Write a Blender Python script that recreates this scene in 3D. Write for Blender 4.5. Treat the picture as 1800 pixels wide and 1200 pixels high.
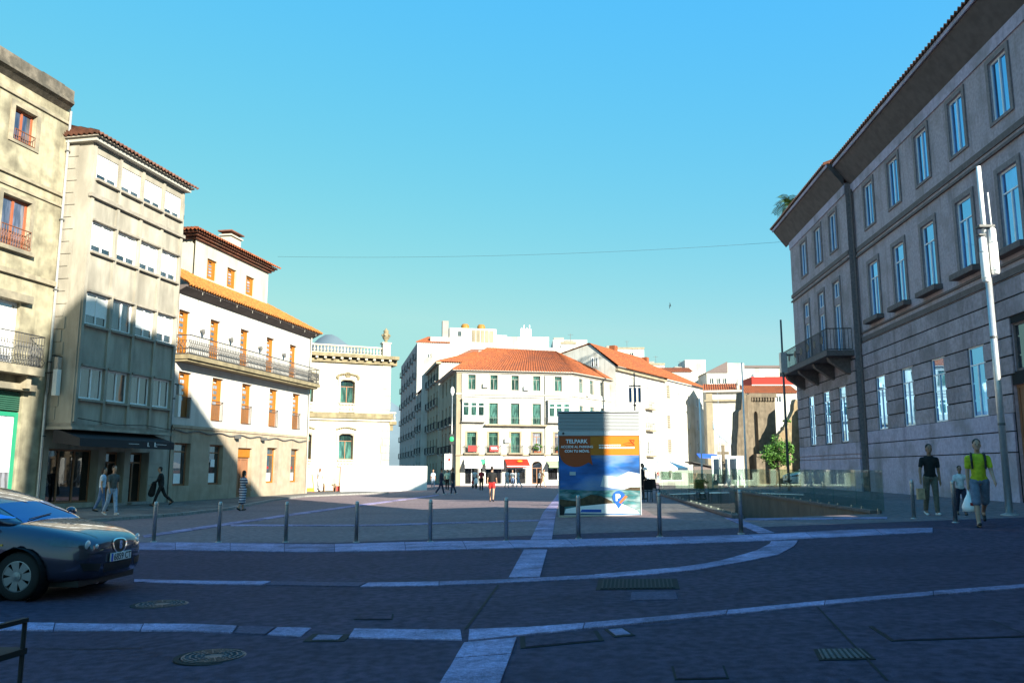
import bpy, bmesh, math, random
from mathutils import Matrix, Vector
from mathutils.bvhtree import BVHTree
random.seed(7)
for o in list(bpy.data.objects): bpy.data.objects.remove(o)
SC = bpy.context.scene
COL = SC.collection
rad = math.radians

# ------------------------------------------------------------------ camera, sky, sun, exposure
FPX, TILT, CZ = 1453.0, rad(8.8), 1.7
cam = bpy.data.cameras.new('camera'); camo = bpy.data.objects.new('camera', cam); COL.objects.link(camo)
cam.sensor_width = 22.3; cam.lens = 18.0; cam.clip_start = .05; cam.clip_end = 6000
camo.location = (0, 0, CZ); camo.rotation_euler = (rad(90) + TILT, 0, 0)
SC.camera = camo
SC.render.resolution_x, SC.render.resolution_y = 1024, 682

SUND = Vector((-.576, .818, -.400)).normalized()          # the way the light travels
SUN_EL = math.asin(-SUND.z)
SUN_AZ = math.atan2(-SUND.x, -SUND.y)                      # from +Y, clockwise
w = bpy.data.worlds.new('World'); SC.world = w; w.use_nodes = True
nt = w.node_tree; nt.nodes.clear()
sky = nt.nodes.new('ShaderNodeTexSky'); sky.sky_type = 'NISHITA'; sky.sun_disc = False
sky.sun_elevation = SUN_EL; sky.sun_rotation = SUN_AZ
sky.altitude = 0; sky.air_density = 1.0; sky.dust_density = .3; sky.ozone_density = 2.0
EXPO = 1.5
hs = nt.nodes.new('ShaderNodeHueSaturation'); hs.inputs['Hue'].default_value = .475; hs.inputs['Saturation'].default_value = 1.25
bg = nt.nodes.new('ShaderNodeBackground'); bg.inputs['Strength'].default_value = .15 / 2 ** EXPO
out = nt.nodes.new('ShaderNodeOutputWorld'); sp = nt.nodes.new('ShaderNodeSeparateColor'); cc = nt.nodes.new('ShaderNodeCombineColor')
nt.links.new(sky.outputs[0], hs.inputs['Color']); nt.links.new(hs.outputs[0], sp.inputs[0])
def mth(op, a, b):
    n_ = nt.nodes.new('ShaderNodeMath'); n_.operation = op; nt.links.new(a, n_.inputs[0]); n_.inputs[1].default_value = b; return n_.outputs[0]
for i, (k_, p_, mx_) in enumerate(((1.10, .914, .42), (.86, .353, .80), (.797, -.24, 1.))):     # one even grade over the whole dome
    nt.links.new(mth('MULTIPLY', mth('MINIMUM', mth('MULTIPLY', mth('POWER', mth('MULTIPLY', sp.outputs[i], .15), p_), k_), mx_), 1 / .15), cc.inputs[i])
nt.links.new(cc.outputs[0], bg.inputs['Color']); nt.links.new(bg.outputs[0], out.inputs[0])
sl = bpy.data.lights.new('sun', 'SUN'); sl.energy = 5.0; sl.angle = rad(.55); sl.color = (1, .945, .79)
so = bpy.data.objects.new('sun', sl); COL.objects.link(so)
so.rotation_euler = SUND.to_track_quat('-Z', 'Y').to_euler(); so.location = (40, -60, 60)
vs = SC.view_settings; vs.view_transform = 'Standard'; vs.look = 'None'; vs.exposure = EXPO; vs.gamma = 1; vs.use_curve_mapping = False
SC.render.engine = 'CYCLES'

# ------------------------------------------------------------------ ground form and helpers
def gz(x, y):
    a = min(max(.15 + .036 * x, 0), .7); s = min(max((y - 48) / 24, 0), 1); s = s * s * (3 - 2 * s)
    return a * (1 - s)
def gp(px, py, up=0):
    a = (px - 900) / FPX; b = (600 - py) / FPX
    r = (a, math.cos(TILT) - b * math.sin(TILT), math.sin(TILT) + b * math.cos(TILT)); h = .2; k = 0
    for i in range(60):
        k = (h - CZ) / r[2]; h += .5 * (gz(r[0] * k, r[1] * k) - h)
    return Vector((r[0] * k, r[1] * k, h + up))
def at(px, py, Y):
    a = (px - 900) / FPX; b = (600 - py) / FPX
    r = (a, math.cos(TILT) - b * math.sin(TILT), math.sin(TILT) + b * math.cos(TILT)); k = Y / r[1]
    return Vector((r[0] * k, Y, CZ + r[2] * k))

def tag(o, label=None, cat=None, group=None, kind=None):
    if label: o['label'] = label
    if cat: o['category'] = cat
    if group: o['group'] = group
    if kind: o['kind'] = kind
    return o
def empty(name, loc=(0, 0, 0), rz=0, label=None, cat=None, group=None, kind=None):
    o = bpy.data.objects.new(name, None); COL.objects.link(o); o.location = loc; o.rotation_euler = (0, 0, rz); o.empty_display_size = .2
    return tag(o, label, cat, group, kind)
def T(x, y=0, z=0): return Matrix.Translation((x, y, z))
def RZ(a): return Matrix.Rotation(a, 4, 'Z')
def RX(a): return Matrix.Rotation(a, 4, 'X')
def RY(a): return Matrix.Rotation(a, 4, 'Y')

class MB:
    def __init__(s, M=None): s.v = []; s.f = []; s.M = M
    def add(s, vs, fs):
        n = len(s.v)
        for p in vs:
            p = Vector(p)
            if s.M is not None: p = s.M @ p
            s.v.append(p)
        for f in fs: s.f.append([n + i for i in f])
        return s
    def box(s, a, b):
        x0, y0, z0 = a; x1, y1, z1 = b
        return s.add([(x0, y0, z0), (x1, y0, z0), (x1, y1, z0), (x0, y1, z0), (x0, y0, z1), (x1, y0, z1), (x1, y1, z1), (x0, y1, z1)],
              [(3, 2, 1, 0), (4, 5, 6, 7), (0, 1, 5, 4), (1, 2, 6, 5), (2, 3, 7, 6), (3, 0, 4, 7)])
    def quad(s, *p): return s.add(p, [tuple(range(len(p)))])
    def prism(s, poly, y0, y1):      # poly of (x,z), counter-clockwise seen from -y
        n = len(poly)
        vs = [(x, y0, z) for x, z in poly] + [(x, y1, z) for x, z in poly]
        return s.add(vs, [tuple(range(n)), tuple(range(2 * n - 1, n - 1, -1))] + [(i, i + n, (i + 1) % n + n, (i + 1) % n) for i in range(n)])
    def slab(s, poly, z0, z1):       # poly of (x,y) ccw
        n = len(poly)
        vs = [(x, y, z0) for x, y in poly] + [(x, y, z1) for x, y in poly]
        return s.add(vs, [tuple(range(n - 1, -1, -1)), tuple(range(n, 2 * n))] + [(i, (i + 1) % n, (i + 1) % n + n, i + n) for i in range(n)])
    def cyl(s, p0, p1, r0, r1=None, n=10, caps=True):
        r1 = r0 if r1 is None else r1
        p0 = Vector(p0); p1 = Vector(p1); d = (p1 - p0)
        q = d.to_track_quat('Z', 'Y').to_matrix() if d.length > 1e-9 else Matrix.Identity(3)
        vs = []
        for p, r in ((p0, r0), (p1, r1)):
            for i in range(n):
                a = 2 * math.pi * i / n; vs.append(p + q @ Vector((r * math.cos(a), r * math.sin(a), 0)))
        fs = [(i, (i + 1) % n, (i + 1) % n + n, i + n) for i in range(n)]
        if caps: fs += [tuple(range(n - 1, -1, -1)), tuple(range(n, 2 * n))]
        return s.add(vs, fs)
    def tube(s, pts, r, n=6):
        for a, b in zip(pts[:-1], pts[1:]): s.cyl(a, b, r, r, n)
        return s
    def lathe(s, prof, n=16, at=(0, 0, 0), axis='Z', caps=True):
        vs = []; m = len(prof)
        for r, z in prof:
            for i in range(n):
                a = 2 * math.pi * i / n; p = Vector((r * math.cos(a), r * math.sin(a), z))
                if axis == 'Y': p = Vector((p.x, p.z, p.y))
                if axis == 'X': p = Vector((p.z, p.x, p.y))
                vs.append(p + Vector(at))
        fs = [(j * n + i, j * n + (i + 1) % n, (j + 1) * n + (i + 1) % n, (j + 1) * n + i) for j in range(m - 1) for i in range(n)]
        if caps: fs += [tuple(range(n - 1, -1, -1)), tuple(range((m - 1) * n, m * n))]
        return s.add(vs, fs)
    def ball(s, c, r, nu=12, nv=8):
        rx, ry, rz = (r, r, r) if isinstance(r, (int, float)) else r
        vs = [(c[0], c[1], c[2] - rz)]
        for j in range(1, nv):
            t = -math.pi / 2 + math.pi * j / nv
            for i in range(nu):
                a = 2 * math.pi * i / nu; vs.append((c[0] + rx * math.cos(t) * math.cos(a), c[1] + ry * math.cos(t) * math.sin(a), c[2] + rz * math.sin(t)))
        vs.append((c[0], c[1], c[2] + rz)); fs = [(0, 1 + (i + 1) % nu, 1 + i) for i in range(nu)]
        for j in range(nv - 2):
            for i in range(nu):
                a = 1 + j * nu; fs.append((a + i, a + (i + 1) % nu, a + nu + (i + 1) % nu, a + nu + i))
        l = len(vs) - 1; a = 1 + (nv - 2) * nu
        fs += [(a + i, a + (i + 1) % nu, l) for i in range(nu)]
        return s.add(vs, fs)
    def caps(s, p0, p1, r0, r1, n=10):   # tapered capsule
        p0 = Vector(p0); p1 = Vector(p1); s.cyl(p0, p1, r0, r1, n); s.ball(p0, r0 * .995, n, 6); s.ball(p1, r1 * .995, n, 6); return s
    def mesh(s, name):
        me = bpy.data.meshes.new(name); me.from_pydata([tuple(v) for v in s.v], [], s.f); me.update(); return me
def link(name, me, mat, parent=None, smooth=False):
    o = bpy.data.objects.new(name, me); COL.objects.link(o)
    if mat is not None and not me.materials: me.materials.append(M[mat] if isinstance(mat, str) else mat)
    if smooth:
        for p in me.polygons: p.use_smooth = True
    if parent: o.parent = parent
    return o
def build(name, mb, mat, parent=None, smooth=False): return link(name, mb.mesh(name), mat, parent, smooth)
def copy_tree(o, parent=None):
    c = o.copy(); COL.objects.link(c); c.parent = parent
    for ch in list(o.children): copy_tree(ch, c)
    return c

# ------------------------------------------------------------------ materials
M = {}
def mat(name, col, rough=.8, var=.15, scale=6, bump=0., bscale=60, metal=0., spec=.4, stain=None, sscale=.35, samt=.5, rnd=0., coat=0, stretch=None):
    m = bpy.data.materials.new(name); m.use_nodes = True; M[name] = m
    n = m.node_tree; N = n.nodes; Lk = n.links; b = N['Principled BSDF']
    b.inputs['Roughness'].default_value = rough; b.inputs['Metallic'].default_value = metal; b.inputs['Specular IOR Level'].default_value = spec
    if coat: b.inputs['Coat Weight'].default_value = coat; b.inputs['Coat Roughness'].default_value = .03
    tc = N.new('ShaderNodeTexCoord'); co = tc.outputs['Object']
    if stretch:
        mp = N.new('ShaderNodeMapping'); mp.inputs['Scale'].default_value = stretch; Lk.new(co, mp.inputs[0]); co = mp.outputs[0]
    def noise(sc, det=5):
        t = N.new('ShaderNodeTexNoise'); t.inputs['Scale'].default_value = sc; t.inputs['Detail'].default_value = det; Lk.new(co, t.inputs['Vector']); return t.outputs[0]
    def ramp(x, a, c, p=.35, q=.65):
        r = N.new('ShaderNodeValToRGB'); r.color_ramp.elements[0].position = p; r.color_ramp.elements[1].position = q
        r.color_ramp.elements[0].color = (a, a, a, 1); r.color_ramp.elements[1].color = (c, c, c, 1); Lk.new(x, r.inputs[0]); return r.outputs[0]
    def mix(f, a, c, bl='MIX'):
        x = N.new('ShaderNodeMix'); x.data_type = 'RGBA'; x.blend_type = bl
        for s_, v in ((0, f), (6, a), (7, c)):
            if hasattr(v, 'links') or hasattr(v, 'is_output'): Lk.new(v, x.inputs[s_])
            elif s_ == 0: x.inputs[0].default_value = v
            else: x.inputs[s_].default_value = (v[0], v[1], v[2], 1)
        return x.outputs[2]
    c = mix(ramp(noise(scale), 0, 1), [k * (1 - var) for k in col], [min(k * (1 + var), 1) for k in col])
    if stain: c = mix(ramp(noise(sscale, 8), 0, samt, .48, .66), c, stain)
    if rnd:
        oi = N.new('ShaderNodeObjectInfo'); mr = N.new('ShaderNodeMapRange'); mr.inputs[3].default_value = 1 - rnd; mr.inputs[4].default_value = 1 + rnd
        Lk.new(oi.outputs['Random'], mr.inputs[0]); cc = N.new('ShaderNodeCombineColor')
        for i in range(3): Lk.new(mr.outputs[0], cc.inputs[i])
        c = mix(1., c, cc.outputs[0], 'MULTIPLY')
    Lk.new(c, b.inputs['Base Color'])
    if bump:
        bp = N.new('ShaderNodeBump'); bp.inputs['Strength'].default_value = bump; bp.inputs['Distance'].default_value = .02
        Lk.new(noise(bscale, 3), bp.inputs['Height']); Lk.new(bp.outputs[0], b.inputs['Normal'])
    return m
def plain(name, col, rough=.6, metal=0, spec=.4): return mat(name, col, rough, .04, 20, 0, metal=metal, spec=spec)
def glassmat(name, base, refl, tint=(1, 1, 1), rough=.02):
    m = bpy.data.materials.new(name); m.use_nodes = True; M[name] = m; n = m.node_tree; N = n.nodes; N.clear()
    d = N.new('ShaderNodeBsdfDiffuse'); g = N.new('ShaderNodeBsdfGlossy'); g.inputs['Roughness'].default_value = rough; g.inputs['Color'].default_value = (*tint, 1)
    tc = N.new('ShaderNodeTexCoord'); ns = N.new('ShaderNodeTexNoise'); ns.inputs['Scale'].default_value = 2.2
    rp = N.new('ShaderNodeValToRGB'); rp.color_ramp.elements[0].color = (*[k * .35 for k in base], 1); rp.color_ramp.elements[1].color = (*base, 1)
    rp.color_ramp.elements[0].position = .4; rp.color_ramp.elements[1].position = .6
    bp = N.new('ShaderNodeBump'); bp.inputs['Strength'].default_value = .006; bp.inputs['Distance'].default_value = .1
    mp = N.new('ShaderNodeMapping'); mp.inputs['Scale'].default_value = (3, 1, .5)
    fr = N.new('ShaderNodeFresnel'); fr.inputs[0].default_value = 1.5
    oi = N.new('ShaderNodeObjectInfo'); mr = N.new('ShaderNodeMapRange'); mr.inputs[3].default_value = .35; mr.inputs[4].default_value = 1.7; vm = N.new('ShaderNodeVectorMath'); vm.operation = 'SCALE'; n.links.new(oi.outputs['Random'], mr.inputs[0]); n.links.new(mr.outputs[0], vm.inputs['Scale'])
    ad = N.new('ShaderNodeMath'); ad.operation = 'ADD'; ad.use_clamp = True; ad.inputs[1].default_value = refl
    mx = N.new('ShaderNodeMixShader'); o = N.new('ShaderNodeOutputMaterial'); l = n.links
    l.new(tc.outputs['Object'], mp.inputs[0]); l.new(mp.outputs[0], ns.inputs['Vector']); l.new(ns.outputs[0], rp.inputs[0]); l.new(rp.outputs[0], vm.inputs[0]); l.new(vm.outputs[0], d.inputs[0])
    n2 = N.new('ShaderNodeTexNoise'); n2.inputs['Scale'].default_value = 1.5; l.new(tc.outputs['Object'], n2.inputs['Vector']); l.new(n2.outputs[0], bp.inputs['Height']); l.new(bp.outputs[0], g.inputs['Normal'])
    l.new(fr.outputs[0], ad.inputs[0]); l.new(ad.outputs[0], mx.inputs[0]); l.new(d.outputs[0], mx.inputs[1]); l.new(g.outputs[0], mx.inputs[2]); l.new(mx.outputs[0], o.inputs[0])
def clearglass(name, tint, refl=.04):
    m = bpy.data.materials.new(name); m.use_nodes = True; M[name] = m; n = m.node_tree; N = n.nodes; N.clear(); l = n.links
    t = N.new('ShaderNodeBsdfTransparent'); t.inputs[0].default_value = (*tint, 1); g = N.new('ShaderNodeBsdfGlossy'); g.inputs['Roughness'].default_value = .02
    fr = N.new('ShaderNodeLayerWeight'); pw = N.new('ShaderNodeMath'); pw.operation = 'POWER'; pw.inputs[1].default_value = 5; l.new(fr.outputs['Facing'], pw.inputs[0]); ad = N.new('ShaderNodeMath'); ad.operation = 'MULTIPLY_ADD'; ad.inputs[1].default_value = .6; ad.inputs[2].default_value = refl; ad.use_clamp = True
    mx = N.new('ShaderNodeMixShader'); o = N.new('ShaderNodeOutputMaterial')
    l.new(pw.outputs[0], ad.inputs[0]); l.new(ad.outputs[0], mx.inputs[0]); l.new(t.outputs[0], mx.inputs[1]); l.new(g.outputs[0], mx.inputs[2]); l.new(mx.outputs[0], o.inputs[0])

mat('setts', (.070, .052, .080), .85, .3, 9, .5, 45, spec=.06, stain=(.062, .046, .072), sscale=.25)
mat('plaza', (.205, .155, .160), .85, .25, 7, .5, 40, spec=.06, stain=(.165, .125, .13), sscale=.25)
mat('granite_slab', (.29, .24, .37), .8, .22, 22, .35, 90, spec=.06, stain=(.15, .125, .18), sscale=2.6, samt=.6, rnd=.20)
mat('slab_worn', (.105, .085, .13), .85, .2, 20, .3, 90, spec=.06, rnd=.1)
mat('pavement', (.16, .15, .14), .85, .2, 3, .3, 70, spec=.06, stain=(.1, .095, .09), sscale=.5)
mat('kerb', (.24, .23, .22), .8, .2, 8, .2, 60)
mat('b1_stone', (.35, .315, .22), .9, .18, 2.2, .3, 30, stain=(.10, .085, .06), sscale=.8, samt=.8)
mat('b1_trim', (.29, .25, .18), .9, .2, 3, .3, 30, stain=(.13, .12, .1), sscale=.9, samt=.8)
mat('b2_stone', (.345, .315, .262), .9, .15, 2, .2, 30, stain=(.18, .16, .13), sscale=.9, samt=.6, stretch=(1, 1, .4))
mat('b2_trim', (.27, .24, .2), .9, .15, 4, .2, 40)
mat('b3_plaster', (.52, .50, .47), .9, .05, 1.5, .05, 40)
mat('b3_attic', (.44, .42, .35), .9, .05, 1.5, .05, 40)
mat('b3_stone', (.37, .30, .225), .9, .1, 2, .3, 40, stain=(.26, .205, .14), sscale=.8, samt=.5)
mat('wood_orange', (.36, .125, .008), .5, .15, 5, .05, 40, stretch=(6, 6, .6))
mat('wood_brown', (.26, .12, .06), .6, .2, 5, .05, 40, stretch=(6, 6, .6))
mat('wood_red', (.32, .09, .04), .55, .2, 5, .05, 40, stretch=(6, 6, .6))
mat('palace', (.54, .49, .39), .9, .08, 1.5, .1, 40, stain=(.28, .23, .14), sscale=.5, samt=.5)
mat('palace_trim', (.23, .19, .115), .9, .2, 3, .2, 40, stain=(.14, .115, .07), sscale=1.1, samt=.7)
mat('white_wall', (.52, .51, .47), .9, .05, 1.0, .05, 40, stain=(.3, .265, .2), sscale=.5, samt=.6)
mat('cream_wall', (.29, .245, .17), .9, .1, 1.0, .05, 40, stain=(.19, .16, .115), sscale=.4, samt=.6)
mat('grey_wall', (.26, .245, .22), .9, .1, 1.0, .05, 40, stain=(.3, .28, .25), sscale=.4, samt=.6)
mat('rose_wall', (.36, .29, .26), .9, .1, 1.0, .05, 40)
mat('white_trim', (.38, .36, .32), .7, .05, 3)
mat('granite', (.335, .272, .295), .88, .16, 9, .3, 70, stain=(.22, .18, .18), sscale=.9, samt=.7, rnd=.17)
mat('granite_pale', (.42, .36, .45), .88, .12, 9, .3, 70, stain=(.22, .2, .2), sscale=.7, samt=.7)
mat('granite_mid', (.22, .18, .18), .9, .16, 9, .3, 70)
mat('parapet', (.14, .12, .095), .92, .3, 5, .4, 30, stain=(.06, .055, .045), sscale=1.2, samt=.8)
mat('granite_dark', (.14, .11, .105), .9, .16, 9, .3, 70)
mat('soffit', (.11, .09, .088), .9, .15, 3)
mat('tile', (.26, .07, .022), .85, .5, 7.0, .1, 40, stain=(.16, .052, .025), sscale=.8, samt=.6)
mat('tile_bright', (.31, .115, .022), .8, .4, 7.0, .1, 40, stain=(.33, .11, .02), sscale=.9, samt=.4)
mat('tile_old', (.17, .07, .045), .9, .3, 3.0, .1, 40, stain=(.12, .08, .06), sscale=.8, samt=.7)
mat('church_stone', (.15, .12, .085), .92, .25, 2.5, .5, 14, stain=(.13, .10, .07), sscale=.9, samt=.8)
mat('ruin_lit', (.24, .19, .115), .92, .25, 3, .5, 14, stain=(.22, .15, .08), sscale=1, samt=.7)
mat('concrete', (.15, .11, .09), .9, .15, 2, .2, 40, stain=(.08, .06, .05), sscale=1)
plain('iron', (.03, .03, .032), .55); plain('iron_rust', (.16, .06, .03), .7)
plain('tan_tank', (.30, .14, .02), .6); plain('iron_grey', (.10, .10, .10), .6)
plain('black', (.012, .012, .013), .5); plain('rubber', (.018, .018, .018), .8)
mat('steel', (.45, .44, .42), .32, .1, 30, metal=1.); mat('steel_dull', (.42, .39, .37), .4, .15, 30, metal=.9)
mat('pole_grey', (.5, .5, .5), .35, .08, 10, metal=.6)
plain('white_plastic', (.8, .8, .78), .45); plain('white_frame', (.8, .8, .8), .45); plain('blind', (.82, .81, .78), .7)
plain('green_frame', (.02, .25, .14), .5); plain('green_glassy', (.04, .13, .09), .5); plain('awning_black', (.02, .02, .024), .8)
plain('awning_white', (.82, .82, .8), .8); plain('awning_red', (.34, .018, .006), .7); plain('awning_yellow', (.45, .22, .006), .7); plain('awning_green', (.25, .34, .2), .7)
plain('red', (.36, .012, .01), .6); plain('red_wall', (.32, .02, .012), .8); plain('yellow', (.45, .24, .01), .6); plain('blue', (.03, .1, .55), .6); plain('green_sign', (.02, .5, .15), .5)
plain('kiosk_white', (.42, .43, .44), .45); plain('kiosk_orange', (.48, .15, .004), .45); plain('kiosk_bubble', (.34, .055, .006), .45); plain('print_white', (.85, .85, .85), .5)
plain('print_brown', (.10, .065, .035), .6); plain('print_black', (.01, .012, .015), .6); plain('pin_blue', (.008, .09, .36), .5); plain('pin_orange', (.45, .12, .03), .5); plain('print_red', (.6, .08, .02), .5); plain('print_grass', (.2, .16, .04), .7)
mat('print_sky', (.012, .10, .34), .45, .6, 1.6, stain=(.26, .34, .40), sscale=.75, samt=1, stretch=(.45, 1, 1.4))
mat('print_cloud', (.42, .47, .5), .45, .12, 1.2, stretch=(.4, 1, 1.8)); mat('print_deep', (.02, .09, .42), .45, .3, 1.2, stain=(.1, .25, .6), sscale=.7, samt=.5, stretch=(.5, 1, 2.5))
mat('print_sea', (.03, .13, .14), .45, .5, 5, stain=(.3, .36, .37), sscale=2.0, samt=1, stretch=(.7, 1, 2.5)); mat('print_rock', (.06, .04, .018), .6, .5, 6)
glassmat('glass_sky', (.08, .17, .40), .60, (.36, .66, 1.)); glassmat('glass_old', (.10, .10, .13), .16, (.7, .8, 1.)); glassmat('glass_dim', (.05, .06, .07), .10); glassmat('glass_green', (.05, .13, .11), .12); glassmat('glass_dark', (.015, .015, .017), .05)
glassmat('glass_small', (.35, .36, .42), .15); glassmat('car_glass', (.008, .012, .03), .30, (.3, .45, .85))
clearglass('balustrade_glass', (.80, .90, .85), .05)
mat('car_blue', (.055, .052, .085), .24, .02, 40, metal=.7, coat=1.); mat('car_white', (.75, .76, .78), .3, .02, 40, coat=1.)
plain('chrome', (.8, .8, .8), .12, 1.); plain('hubcap', (.26, .27, .28), .4, .7); plain('lamp_glass', (.75, .78, .8), .1, .3); plain('plate', (.8, .8, .8), .5); mat('headlight', (.05, .06, .08), .10, .2, 30, metal=.6, coat=1.); plain('amber', (.6, .3, .03), .3)
plain('skin', (.42, .24, .16), .6); plain('skin_dark', (.25, .14, .09), .6); plain('skin_pale', (.55, .36, .27), .6)
plain('hair_dark', (.02, .014, .011), .7); plain('hair_brown', (.12, .05, .02), .7)
for nme, c in dict(black=(.012, .012, .013), white=(.55, .55, .55), yellow=(.42, .46, .02), jeans=(.10, .16, .28), jeans_dark=(.025, .035, .07), jeans_pale=(.3, .38, .5), khaki=(.12, .11, .085),
                   grey=(.09, .09, .085), red=(.45, .02, .02), navy=(.02, .025, .05), lightblue=(.4, .5, .62), palegreen=(.4, .55, .42), darkred=(.25, .02, .03), tan=(.45, .3, .18), denim=(.13, .16, .22)).items():
    mat('cloth_' + nme, c, .9, .18, 12, .15, 60)
mat('bark', (.09, .065, .045), .9, .3, 12, .6, 30); mat('bark_palm', (.16, .12, .08), .9, .3, 12, .6, 30)
mat('leaf', (.06, .15, .02), .6, .5, 3, rnd=.1); mat('leaf_dark', (.04, .09, .025), .6, .5, 3); mat('leaf_palm', (.06, .11, .025), .55, .4, 3)
mat('hill', (.10, .14, .17), .95, .2, .01)  # fading with distance is put into this pale blue-grey
mat('iron_cast', (.10, .088, .095), .55, .25, 30, .3, 60, metal=.7); plain('joint', (.012, .012, .013), .95)
# striped dress
def stripes(name, c1, c2, sc):
    m = mat(name, c1, .9); n = m.node_tree; N = n.nodes; b = N['Principled BSDF']
    tc = N.new('ShaderNodeTexCoord'); wv = N.new('ShaderNodeTexWave'); wv.bands_direction = 'Z'; wv.inputs['Scale'].default_value = sc; wv.inputs['Distortion'].default_value = .6
    rp = N.new('ShaderNodeValToRGB'); rp.color_ramp.interpolation = 'CONSTANT'; rp.color_ramp.elements[0].color = (*c1, 1); rp.color_ramp.elements[1].position = .5; rp.color_ramp.elements[1].color = (*c2, 1)
    n.links.new(tc.outputs['Object'], wv.inputs[0]); n.links.new(wv.outputs[0], rp.inputs[0]); n.links.new(rp.outputs[0], b.inputs['Base Color'])
stripes('cloth_striped', (.02, .03, .09), (.5, .52, .58), 3.0)


def road_detail(name, sc=1.0, am=1.0):
    m = M[name]; n = m.node_tree; N = n.nodes; l = n.links; b = N['Principled BSDF']; src = b.inputs['Base Color'].links[0].from_socket
    tc = N.new('ShaderNodeTexCoord'); mp = N.new('ShaderNodeMapping'); mp.inputs['Scale'].default_value = (.10, .55, 1); l.new(tc.outputs['Object'], mp.inputs[0])
    w1 = N.new('ShaderNodeTexNoise'); w1.inputs['Scale'].default_value = 1.3 * sc; w1.inputs['Detail'].default_value = 6; w1.inputs['Roughness'].default_value = .65; l.new(mp.outputs[0], w1.inputs['Vector'])
    w2 = N.new('ShaderNodeTexNoise'); w2.inputs['Scale'].default_value = 95; w2.inputs['Detail'].default_value = 2; l.new(tc.outputs['Object'], w2.inputs['Vector'])
    vo = N.new('ShaderNodeTexVoronoi'); vo.inputs['Scale'].default_value = 9; l.new(tc.outputs['Object'], vo.inputs['Vector'])
    w3 = N.new('ShaderNodeTexNoise'); w3.inputs['Scale'].default_value = .9; w3.inputs['Detail'].default_value = 9; w3.inputs['Distortion'].default_value = .6; l.new(tc.outputs['Object'], w3.inputs['Vector'])
    cur = src
    def mulr(x, lo, hi, a, c):
        nonlocal cur
        r = N.new('ShaderNodeMapRange'); r.inputs[1].default_value = lo; r.inputs[2].default_value = hi; r.inputs[3].default_value = a; r.inputs[4].default_value = c; l.new(x, r.inputs[0])
        v = N.new('ShaderNodeVectorMath'); v.operation = 'SCALE'; l.new(cur, v.inputs[0]); l.new(r.outputs[0], v.inputs['Scale']); cur = v.outputs[0]
    mulr(w1.outputs[0], .3, .7, 1 - .28 * am, 1 + .28 * am); mulr(w2.outputs[0], .3, .7, 1 - .38 * am, 1 + .38 * am); mulr(w3.outputs[0], .35, .65, 1 - .18 * am, 1 + .15 * am)
    sp_ = N.new('ShaderNodeSeparateColor'); l.new(vo.outputs['Color'], sp_.inputs[0]); mulr(sp_.outputs[0], 0, 1, 1 - .12 * am * am, 1 + .12 * am * am)
    l.new(cur, b.inputs['Base Color'])
road_detail('setts', 1.0, .36); road_detail('plaza', 1.0, .3); road_detail('granite_slab', 2.0); road_detail('pavement')
def streaks(name, amt=.45, sc=2.2):
    m = M[name]; n = m.node_tree; N = n.nodes; l = n.links; b = N['Principled BSDF']; src = b.inputs['Base Color'].links[0].from_socket
    tc = N.new('ShaderNodeTexCoord'); mp = N.new('ShaderNodeMapping'); mp.inputs['Scale'].default_value = (1, 1, .09); l.new(tc.outputs['Object'], mp.inputs[0])
    t = N.new('ShaderNodeTexNoise'); t.inputs['Scale'].default_value = sc; t.inputs['Detail'].default_value = 7; t.inputs['Roughness'].default_value = .7; l.new(mp.outputs[0], t.inputs['Vector'])
    r = N.new('ShaderNodeMapRange'); r.inputs[1].default_value = .5; r.inputs[2].default_value = .72; r.inputs[3].default_value = 1; r.inputs[4].default_value = 1 - amt; l.new(t.outputs[0], r.inputs[0])
    v = N.new('ShaderNodeVectorMath'); v.operation = 'SCALE'; l.new(src, v.inputs[0]); l.new(r.outputs[0], v.inputs['Scale']); l.new(v.outputs[0], b.inputs['Base Color'])
for nm, a_, s_ in (('white_wall', .45, 1.6), ('palace', .4, 1.8), ('palace_trim', .4, 2), ('b1_stone', .4, 1.5), ('b2_stone', .3, 2.2), ('granite', .4, 1.8), ('granite_pale', .35, 1.5), ('b3_attic', .3, 2), ('b3_stone', .35, 2), ('b3_plaster', .22, 1.5), ('cream_wall', .4, 1.8), ('church_stone', .5, 2), ('white_plastic', .12, 1.5)): streaks(nm, a_, s_)
# ------------------------------------------------------------------ ground, paving bands, pavement, ramp
SH = .074                                     # the ramp runs a little to the right of straight ahead
RX0, RX1, RY0, RY1 = 6.2, 9.75, 23.0, 44.0
def shx(xp, y): return xp + SH * (y - 22) if y < 120 else xp + SH * 98
xs = sorted(set([-3000, -900, -300, -150, -90, -60, -45, -36, -30] + [-26 + i for i in range(50)] + [RX0, RX1] + [26, 30, 36, 45, 60, 90, 150, 300, 900, 3000]))
ys = sorted(set([-400, -150, -60, -30, -20, -12, -6] + [-4 + 2 * i for i in range(40)] + [RY0, RY1] + [78, 82, 90, 100, 120, 150, 200, 300, 600, 1200, 4000]))
g = MB(); idx = {}
for j, y in enumerate(ys):
    for i, x in enumerate(xs):
        X = shx(x, y); idx[i, j] = len(g.v); g.v.append(Vector((X, y, gz(X, y))))
for j in range(len(ys) - 1):
    for i in range(len(xs) - 1):
        if RX0 - .01 <= xs[i] < RX1 - .01 and RY0 - .01 <= ys[j] < RY1 - .01: continue
        g.f.append([idx[i, j], idx[i + 1, j], idx[i + 1, j + 1], idx[i, j + 1]])
gme = g.mesh('ground'); gme.materials.append(M['setts']); gme.materials.append(M['plaza'])
for pl in gme.polygons:
    if pl.center.y > 20: pl.material_index = 1
tag(link('ground', gme, None), kind='structure')

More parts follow.
